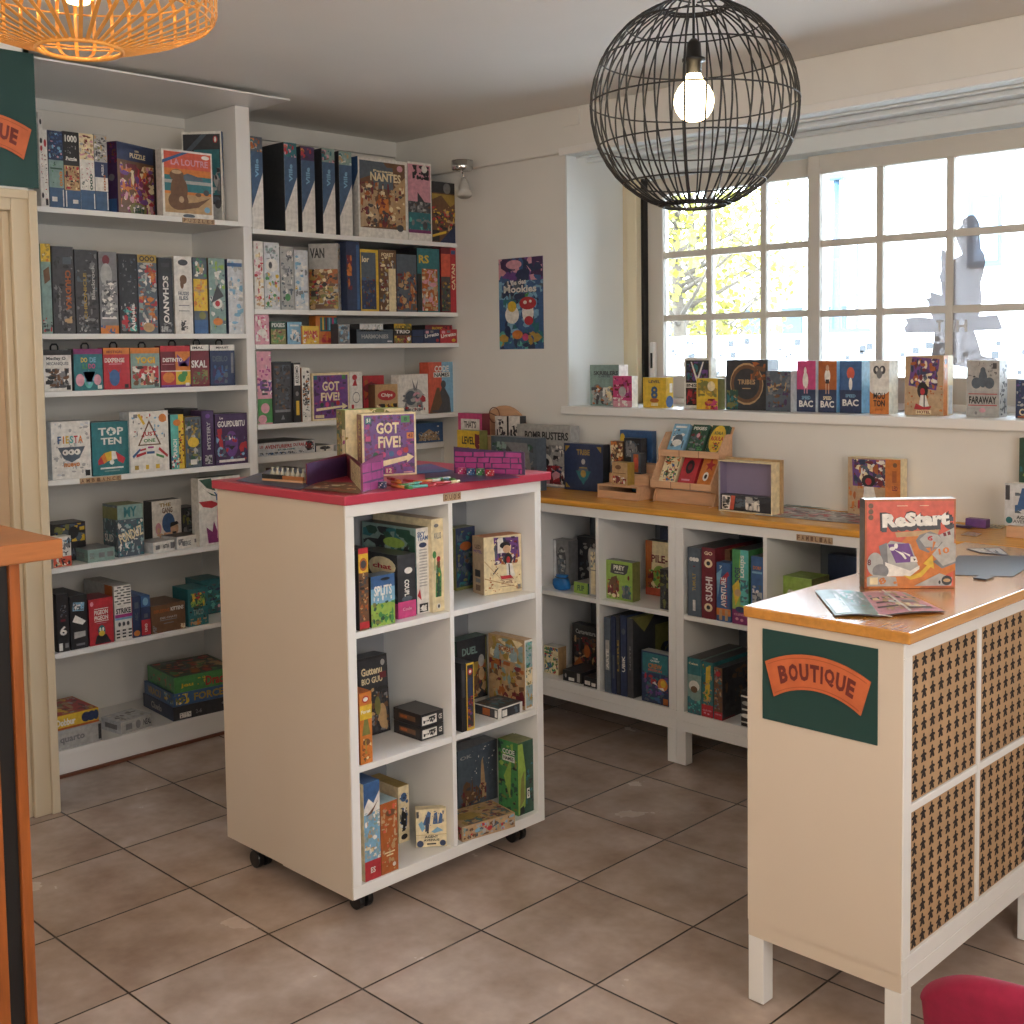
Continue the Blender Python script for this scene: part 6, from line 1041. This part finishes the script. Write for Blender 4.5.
us('small lime card box lying flat',574,588,588,'t FLIP .5 .5 .5 .5 N',zu,ux,bg='l',sc='C',tc='G',d=.09,s=.035,h=.045)
bl=on(1,UY+.05,562,590)
o=empty('blue_bag',(bl.x,UY+.05,zu),'crumpled bright blue pouch in the top left cube under window','pouch')
m=MB(); rd=random.Random(3); 
prof=[(.018,.0),(.036,.006),(.042,.022),(.038,.040),(.026,.052),(.030,.062)]
vs=[];n=14
for r_,z in prof:
    for j in range(n): a=2*math.pi*j/n; k_=r_*(1+.14*math.sin(3*a+z*90)+rd.uniform(-.05,.05)); vs.append((bl.x+k_*math.cos(a),UY+.05+k_*.7*math.sin(a),zu+z))
fs=[(i*n+j,i*n+(j+1)%n,(i+1)*n+(j+1)%n,(i+1)*n+j) for i in range(len(prof)-1) for j in range(n)]+[tuple(range(n))[::-1],tuple((len(prof)-1)*n+j for j in range(n))]
m.add(vs,fs,'b',0,True); m.build('pouch',mat('blue_cloth','1f6fb4',.5,.15,30),o)
m=MB(); m.tube([(bl.x+.03*math.cos(a*math.pi/8),UY+.05+.021*math.sin(a*math.pi/8),zu+.053) for a in range(16)],.0022,5,closed=True); m.build('drawstring',print_m,o)
ux='in the top middle cube under the window'
us('lime green box with dinosaur and black title',603,632.5,559,'r 0 0 1 1 l;p d .16 .68 .2 .92 .86 .92 .8 .72 .7 .66 .3 .66;t PREY .5 .83 .42 .12 w;t UNBOUND .5 .71 .36 .03 w;p u .05 .08 .45 .2 .5 .4 .4 .62 .2 .56 .1 .4;n 283 16 .05 .05 .5 .5 .08 uORi;p e .62 .06 .92 .06 .9 .36 .76 .42 .66 .3;n 284 10 .6 .05 .95 .4 .07 egC;e .86 .6 .04 .06 R;e .3 .1 .08 .05 i',zu,ux,bg='l',sc='z',tc='d',d=.05,s=.04,lid=True)
us('orange and cream box with red title',645.5,669,540,'p i .22 0 1 0 1 1 .3 1;t PILE- .6 .68 .7 .14 R;e .6 .36 .3 .2 l;n 285 24 .1 .03 .95 .5 .1 RunOl;r 0 0 1 .14 S',zu,ux,bg='O',sc='O',tc='d',d=.05,s=.20,dr=0)
us('dark rock figure box with spikes',660,668.5,569,'n 286 20 .02 .02 .98 .98 .3 kDdz',zu,ux,bg='k',sc='k',d=.06,s=.02)
us('blue box edge high at the back',660,669,528,'',zu,ux,bg='B',sc='B',d=.05,s=.30)
ux='in the bottom left cube under the window'
us('small cream box with flower pattern',544,558.3,645,'n 287 50 .03 .03 .97 .97 .1 nbrzCi',zl,ux,bg='i',sc='U',tc='G',d=.05,s=.05)
us('black box with adventurers portrait',572,597,623,'t Cartaventura .55 .85 .8 .1 G;n 288 40 .1 .1 .95 .75 .1 uURkd;e .6 .45 .12 .14 O;p O .05 .1 .3 .3 .5 .1',zl,ux,bg='k',sc='k',tc='D',d=.05,s=.17)
us('flat black box with white label, left one',563,582,674,'r .3 .1 .6 .4 w;r .75 .1 .9 .9 G;e .15 .5 .05 .2 G',zl,ux,bg='k',sc='k',tc='D',d=.13,s=.012,h=.045,dr=3)
us('flat black box with white label, right one',583.5,597,678,'r .1 .2 .5 .6 w;r .6 .15 .9 .5 w',zl,ux,bg='k',sc='k',tc='D',d=.12,s=.006,h=.04)
ux='in the bottom middle cube under the window'
for k,(a,b,vt,c,F,dn) in enumerate(((604,610.5,617,'e','r .2 .3 .8 .7 G;t ARTE .5 .45 .4 .26 w 90','slate box spine with white word'),(611,615.5,616,'B','r .3 .2 .7 .5 e','thin navy box spine'),(616,619.8,616,'D','t LORE .5 .5 .5 .4 Y 90','thin dark box spine with yellowish word'),(620.2,626.5,615,'B','t UBIK .5 .4 .5 .2 w 90;e .5 .8 .3 .04 e','navy box spine with white vertical word'),)):
    us(dn,a,b,vt,F,zl,ux,bg=c,sc=c,tc='D',d=.28,s=.0)
us('thick dark box with green corner, side showing',627,633,618,'t NOTE .5 .5 .3 .3 g 90',zl,ux,bg='d',sc='d',rc='D',tc='z',d=.28,s=.0,Rt='p z 0 1 .5 1 .25 .8;r .5 .4 .8 .85 z;n 289 10 .1 .1 .9 .6 .1 kB')
us('blue space box with orange explosion',641.5,669,650,'r 0 0 1 1 B;r .04 .6 .96 .97 C;r .03 .03 .96 .6 B;t THE .5 .88 .2 .03 w;t QUEST .5 .83 .34 .04 w;t CREW .5 .73 .5 .09 o;t MISSION .5 .65 .5 .05 S;n 290 30 .03 .03 .97 .6 .09 rCeBvb;e .78 .4 .18 .12 o;e .8 .42 .1 .07 y;p w .6 .32 .85 .28 .8 .34;p w .4 .4 .6 .36 .5 .44;r .8 .02 .97 .14 O',zl,ux,bg='L',sc='U',tc='G',d=.045,s=.005)
ux='in the upper cube beside the desk'
us('violet grey box spine with three white faces',687.5,701,547,'e .28 .83 .14 .03 w;e .5 .83 .14 .03 w;e .72 .83 .14 .03 w;e .5 .73 .1 .01 R;t TUMULT .5 .5 .24 .26 Y 90;r .4 .08 .6 .24 w',zu,ux,bg='e',sc='e',tc='d',d=.27,s=.0)
us('red sushi box spine with white title',701.5,715.5,547,'t GO .5 .92 .6 .05 i;e .5 .78 .3 .06 i;e .5 .78 .14 .03 k;t SUSHI .55 .42 .5 .34 w 90;e .5 .16 .3 .06 i;e .5 .16 .14 .03 k',zu,ux,bg='R',sc='R',tc='d',d=.27,s=.0)
us('brown box top behind the blue airplane box',720,730.5,549,'',zu,ux,bg='u',sc='u',tc='O',d=.12,s=.06)
us('blue box spine with curved red vertical title',716.5,731,562,'t 7 .3 .92 .2 .05 w;p r .2 .7 .8 .86 .9 .8 .3 .62;t AVENTURE .55 .5 .4 .5 r 90;t AVENTURE .5 .5 .36 .5 w 90;r 0 .1 1 .22 o;r .2 .02 .4 .2 U;r .6 .02 .8 .2 U;p c 0 .8 .4 .9 .1 .4',zu,ux,bg='b',sc='b',d=.05,s=.0)
us('green, yellow and purple dog box spine',732.3,748.8,549,'p n 0 1 .5 1 .3 .5 0 .4;r .5 .26 1 1 t;t Loups .62 .78 .4 .3 w 90;t DOGS .32 .66 .34 .2 B 90;p y 0 .5 .4 .6 .5 .4 .2 .24;e .35 .42 .2 .05 U;n 291 10 .5 .3 1 .6 .14 Ce;r 0 0 1 .2 M;t CLEVER .5 .13 .8 .03 P;e .3 .07 .1 .02 P;e .6 .06 .1 .02 P;e .5 .2 .3 .04 B',zu,ux,bg='l',sc='n',tc='d',d=.27,s=.0)
us('muted blue box spine with mountain drawing',751,765,556,'t DORF .5 .84 .66 .05 o;r .1 .3 .9 .5 G;n 292 20 .1 .1 .9 .6 .13 GwBe;r .1 .76 .9 .79 c',zu,ux,bg='b',sc='k',tc='d',d=.27,s=.0)
us('lime green box with bubbly white title',774.5,812,574.5,'t CRAZY .45 .62 .6 .24 N;t CRAZY .44 .64 .58 .2 w;t CUPS .55 .34 .5 .22 N;t CUPS .54 .36 .48 .18 w;e .15 .3 .06 .1 y;n 293 10 .0 .0 .4 .4 .1 zy',zu,'in the cube behind the desk corner',bg='l',sc='z',tc='l',d=.12,s=.10,dr=0)
us('dark navy box at the back',828,862,554,'',zu,'in the cube behind the desk corner',bg='B',sc='B',tc='B',d=.05,s=.30)
ux='in the lower cube beside the desk'
us('pale teal island box spine',687.5,701,657,'r 0 .7 1 1 C;t Celest .45 .9 .7 .04 i;e .5 .5 .4 .1 w;e .5 .44 .26 .06 u;r 0 0 1 .3 C;n 294 20 .05 .02 .95 .3 .12 tCe;e .6 .3 .4 .06 A',zl,ux,bg='A',sc='A',tc='d',d=.27,s=.0)
us('box spine with yellow deer and red foot',701.5,713.2,661,'r 0 .2 1 1 C;p y .3 .3 .7 .3 .8 .95 .4 .9;n 295 20 .1 .2 .9 .95 .14 yunU;r 0 0 1 .22 r;t CLEVER .5 .12 .8 .03 P;e .3 .07 .1 .015 P;e .6 .06 .1 .015 P',zl,ux,bg='r',sc='C',tc='d',d=.27,s=.0)
us('brown carved box spine with red foot',714,722.5,667,'n 296 40 .05 .15 .95 .97 .2 uURCgd;r 0 0 1 .15 r;t CLEVER .5 .1 .8 .03 P;e .5 .88 .3 .05 r',zl,ux,bg='u',sc='u',rc='D',tc='d',d=.27,s=.0,Rt='n 297 30 .05 .05 .95 .95 .1 Ddku;r 0 0 .3 .04 R')
us('black and white striped box edge at desk corner',741,752,690,'p w 0 .86 1 .86 1 .8 0 .82;e .5 .65 .4 .06 G;e .5 .3 .5 .06 w;r .1 .45 .9 .5 w;r .0 .1 1 .14 w',zl,'in the lower cube',bg='k',sc='k',d=.1,s=.0)
# ================================================================ strips of wooden letter tiles
def tiles(label,word,u0,v0,u1,ax,pl,z,hh=.02):
    A=on(ax,pl,u0,v0); B=on(ax,pl,u1,v0); dv=Vector((0,1,0)) if ax==0 else Vector((1,0,0)); nn=Vector((1,0,0)) if ax==0 else Vector((0,-1,0))
    ln=abs((B-A).dot(dv)); o=empty('letter_tiles',(A.x,A.y,z),label,'letter tiles'); n=len(word); cw=ln/n
    for k,chh in enumerate(word):
        m=MB(); P=lambda a,b,e: (A.x+dv.x*(k*cw+a)+nn.x*(e+.0006),A.y+dv.y*(k*cw+a)+nn.y*(e+.0006),z+b)
        m.prism([(0.0005,0),(cw-.0005,0),(cw-.0005,hh),(.0005,hh)],0,.004,P,'q'); draw(m,'t %s .5 .5 .6 .7 u'%chh,cw,hh,lambda a,b,e:P(a,b,.004+e)); m.build('letter_tile',print_m,o)
tiles('wooden letter tiles stuck to the top shelf edge of tall bookcase','PUZZLES',182,215,214,0,XF,C1[0]-.022)
tiles('wooden letter tiles stuck to the fourth shelf edge of tall bookcase','AMBIANCE',79.5,481,121,0,XF,C1[3]-.021)
tiles('short wooden letter tiles strip on the front edge of the island','DUOS',443,497,460,0,IX1,1.135,.022)
tiles('wooden letter tiles stuck to the window unit right of centre','FAMILIAL',797,540,833,1,UY,.908,.022)
# ================================================================ light
wd=bpy.data.worlds.new('sky'); SC.world=wd; wd.use_nodes=True; nt=wd.node_tree; bg=nt.nodes['Background']
tc=nt.nodes.new('ShaderNodeTexCoord'); sx=nt.nodes.new('ShaderNodeSeparateXYZ'); rp=nt.nodes.new('ShaderNodeValToRGB')
nt.links.new(tc.outputs['Generated'],sx.inputs[0]); nt.links.new(sx.outputs[2],rp.inputs[0])
rp.color_ramp.elements[0].color=(.86,.95,1,1); rp.color_ramp.elements[1].color=(.62,.76,1,1); rp.color_ramp.elements[1].position=.8
nt.links.new(rp.outputs[0],bg.inputs['Color']); bg.inputs['Strength'].default_value=WORLD
def area(name,loc,rot,sx_,sy_,e,col):
    l=bpy.data.lights.new(name,'AREA'); l.shape='RECTANGLE'; l.size=sx_; l.size_y=sy_; l.energy=e; l.color=col
    o=bpy.data.objects.new(name,l); COL.objects.link(o); o.location=loc; o.rotation_euler=rot; return o
def point(name,loc,e,col,r=.03):
    l=bpy.data.lights.new(name,'POINT'); l.energy=e; l.color=col; l.shadow_soft_size=r; o=bpy.data.objects.new(name,l); COL.objects.link(o); o.location=loc; return o
area('fill_light_front',(1.15,YB+.02,1.38),(R(90),0,0),3.9,1.95,E_FRONT,(1,.95,.9))  # added fill light on the solid front wall, out of view
area('daylight_side_window',(XR-.02,-1.4,1.55),(R(90),0,R(90)),3.4,1.4,E_SIDE,(.95,.95,.98))
point('bulb_light_globe',(gc.x,gc.y,bz-.0),E_GLOBE,(1,.72,.45),.038)
point('bulb_light_rattan',(wc.x,wc.y,b2),E_RAT,(1,.66,.36),.03)
# unseen pendants; first two added as fill for ceiling and niche
for k,(x,y) in enumerate(((1.9,-2.7),(-1.05,-1.6),(2.9,-.9))):
    pl_=empty('pendant_lamp',(x,y,CZ),('added white glass fill lamp behind the camera, centre','added white glass fill lamp behind the camera, near the door wall','white glass pendant lamp near the right wall')[k],'pendant lamp')
    MB().lathe([(.04,2.16),(.1,2.17),(.13,2.12+.1),(.12,2.28),(.05,2.33)][0:5],x,y,20).build('glass_shade',emit_mat('lit_glass','ffdcb0',3),pl_)
    MB().tube([(x,y,2.33),(x,y,CZ)],.003,6).build('cord',black_m,pl_)
    point('unseen_lamp_%d'%k,(x,y,(2.40,2.40,2.08)[k]),(E_R0,E_R1,E_R2)[k],(1,.85,.66),.06)
vs_=SC.view_settings; vs_.view_transform='Standard'; vs_.look='None'; vs_.gamma=1; vs_.exposure=EXPO; vs_.use_curve_mapping=False
cy=SC.cycles; cy.use_denoising=True; cy.max_bounces=8; cy.diffuse_bounces=4; cy.transparent_max_bounces=10; cy.sample_clamp_indirect=6; cy.caustics_reflective=False; cy.caustics_refractive=False
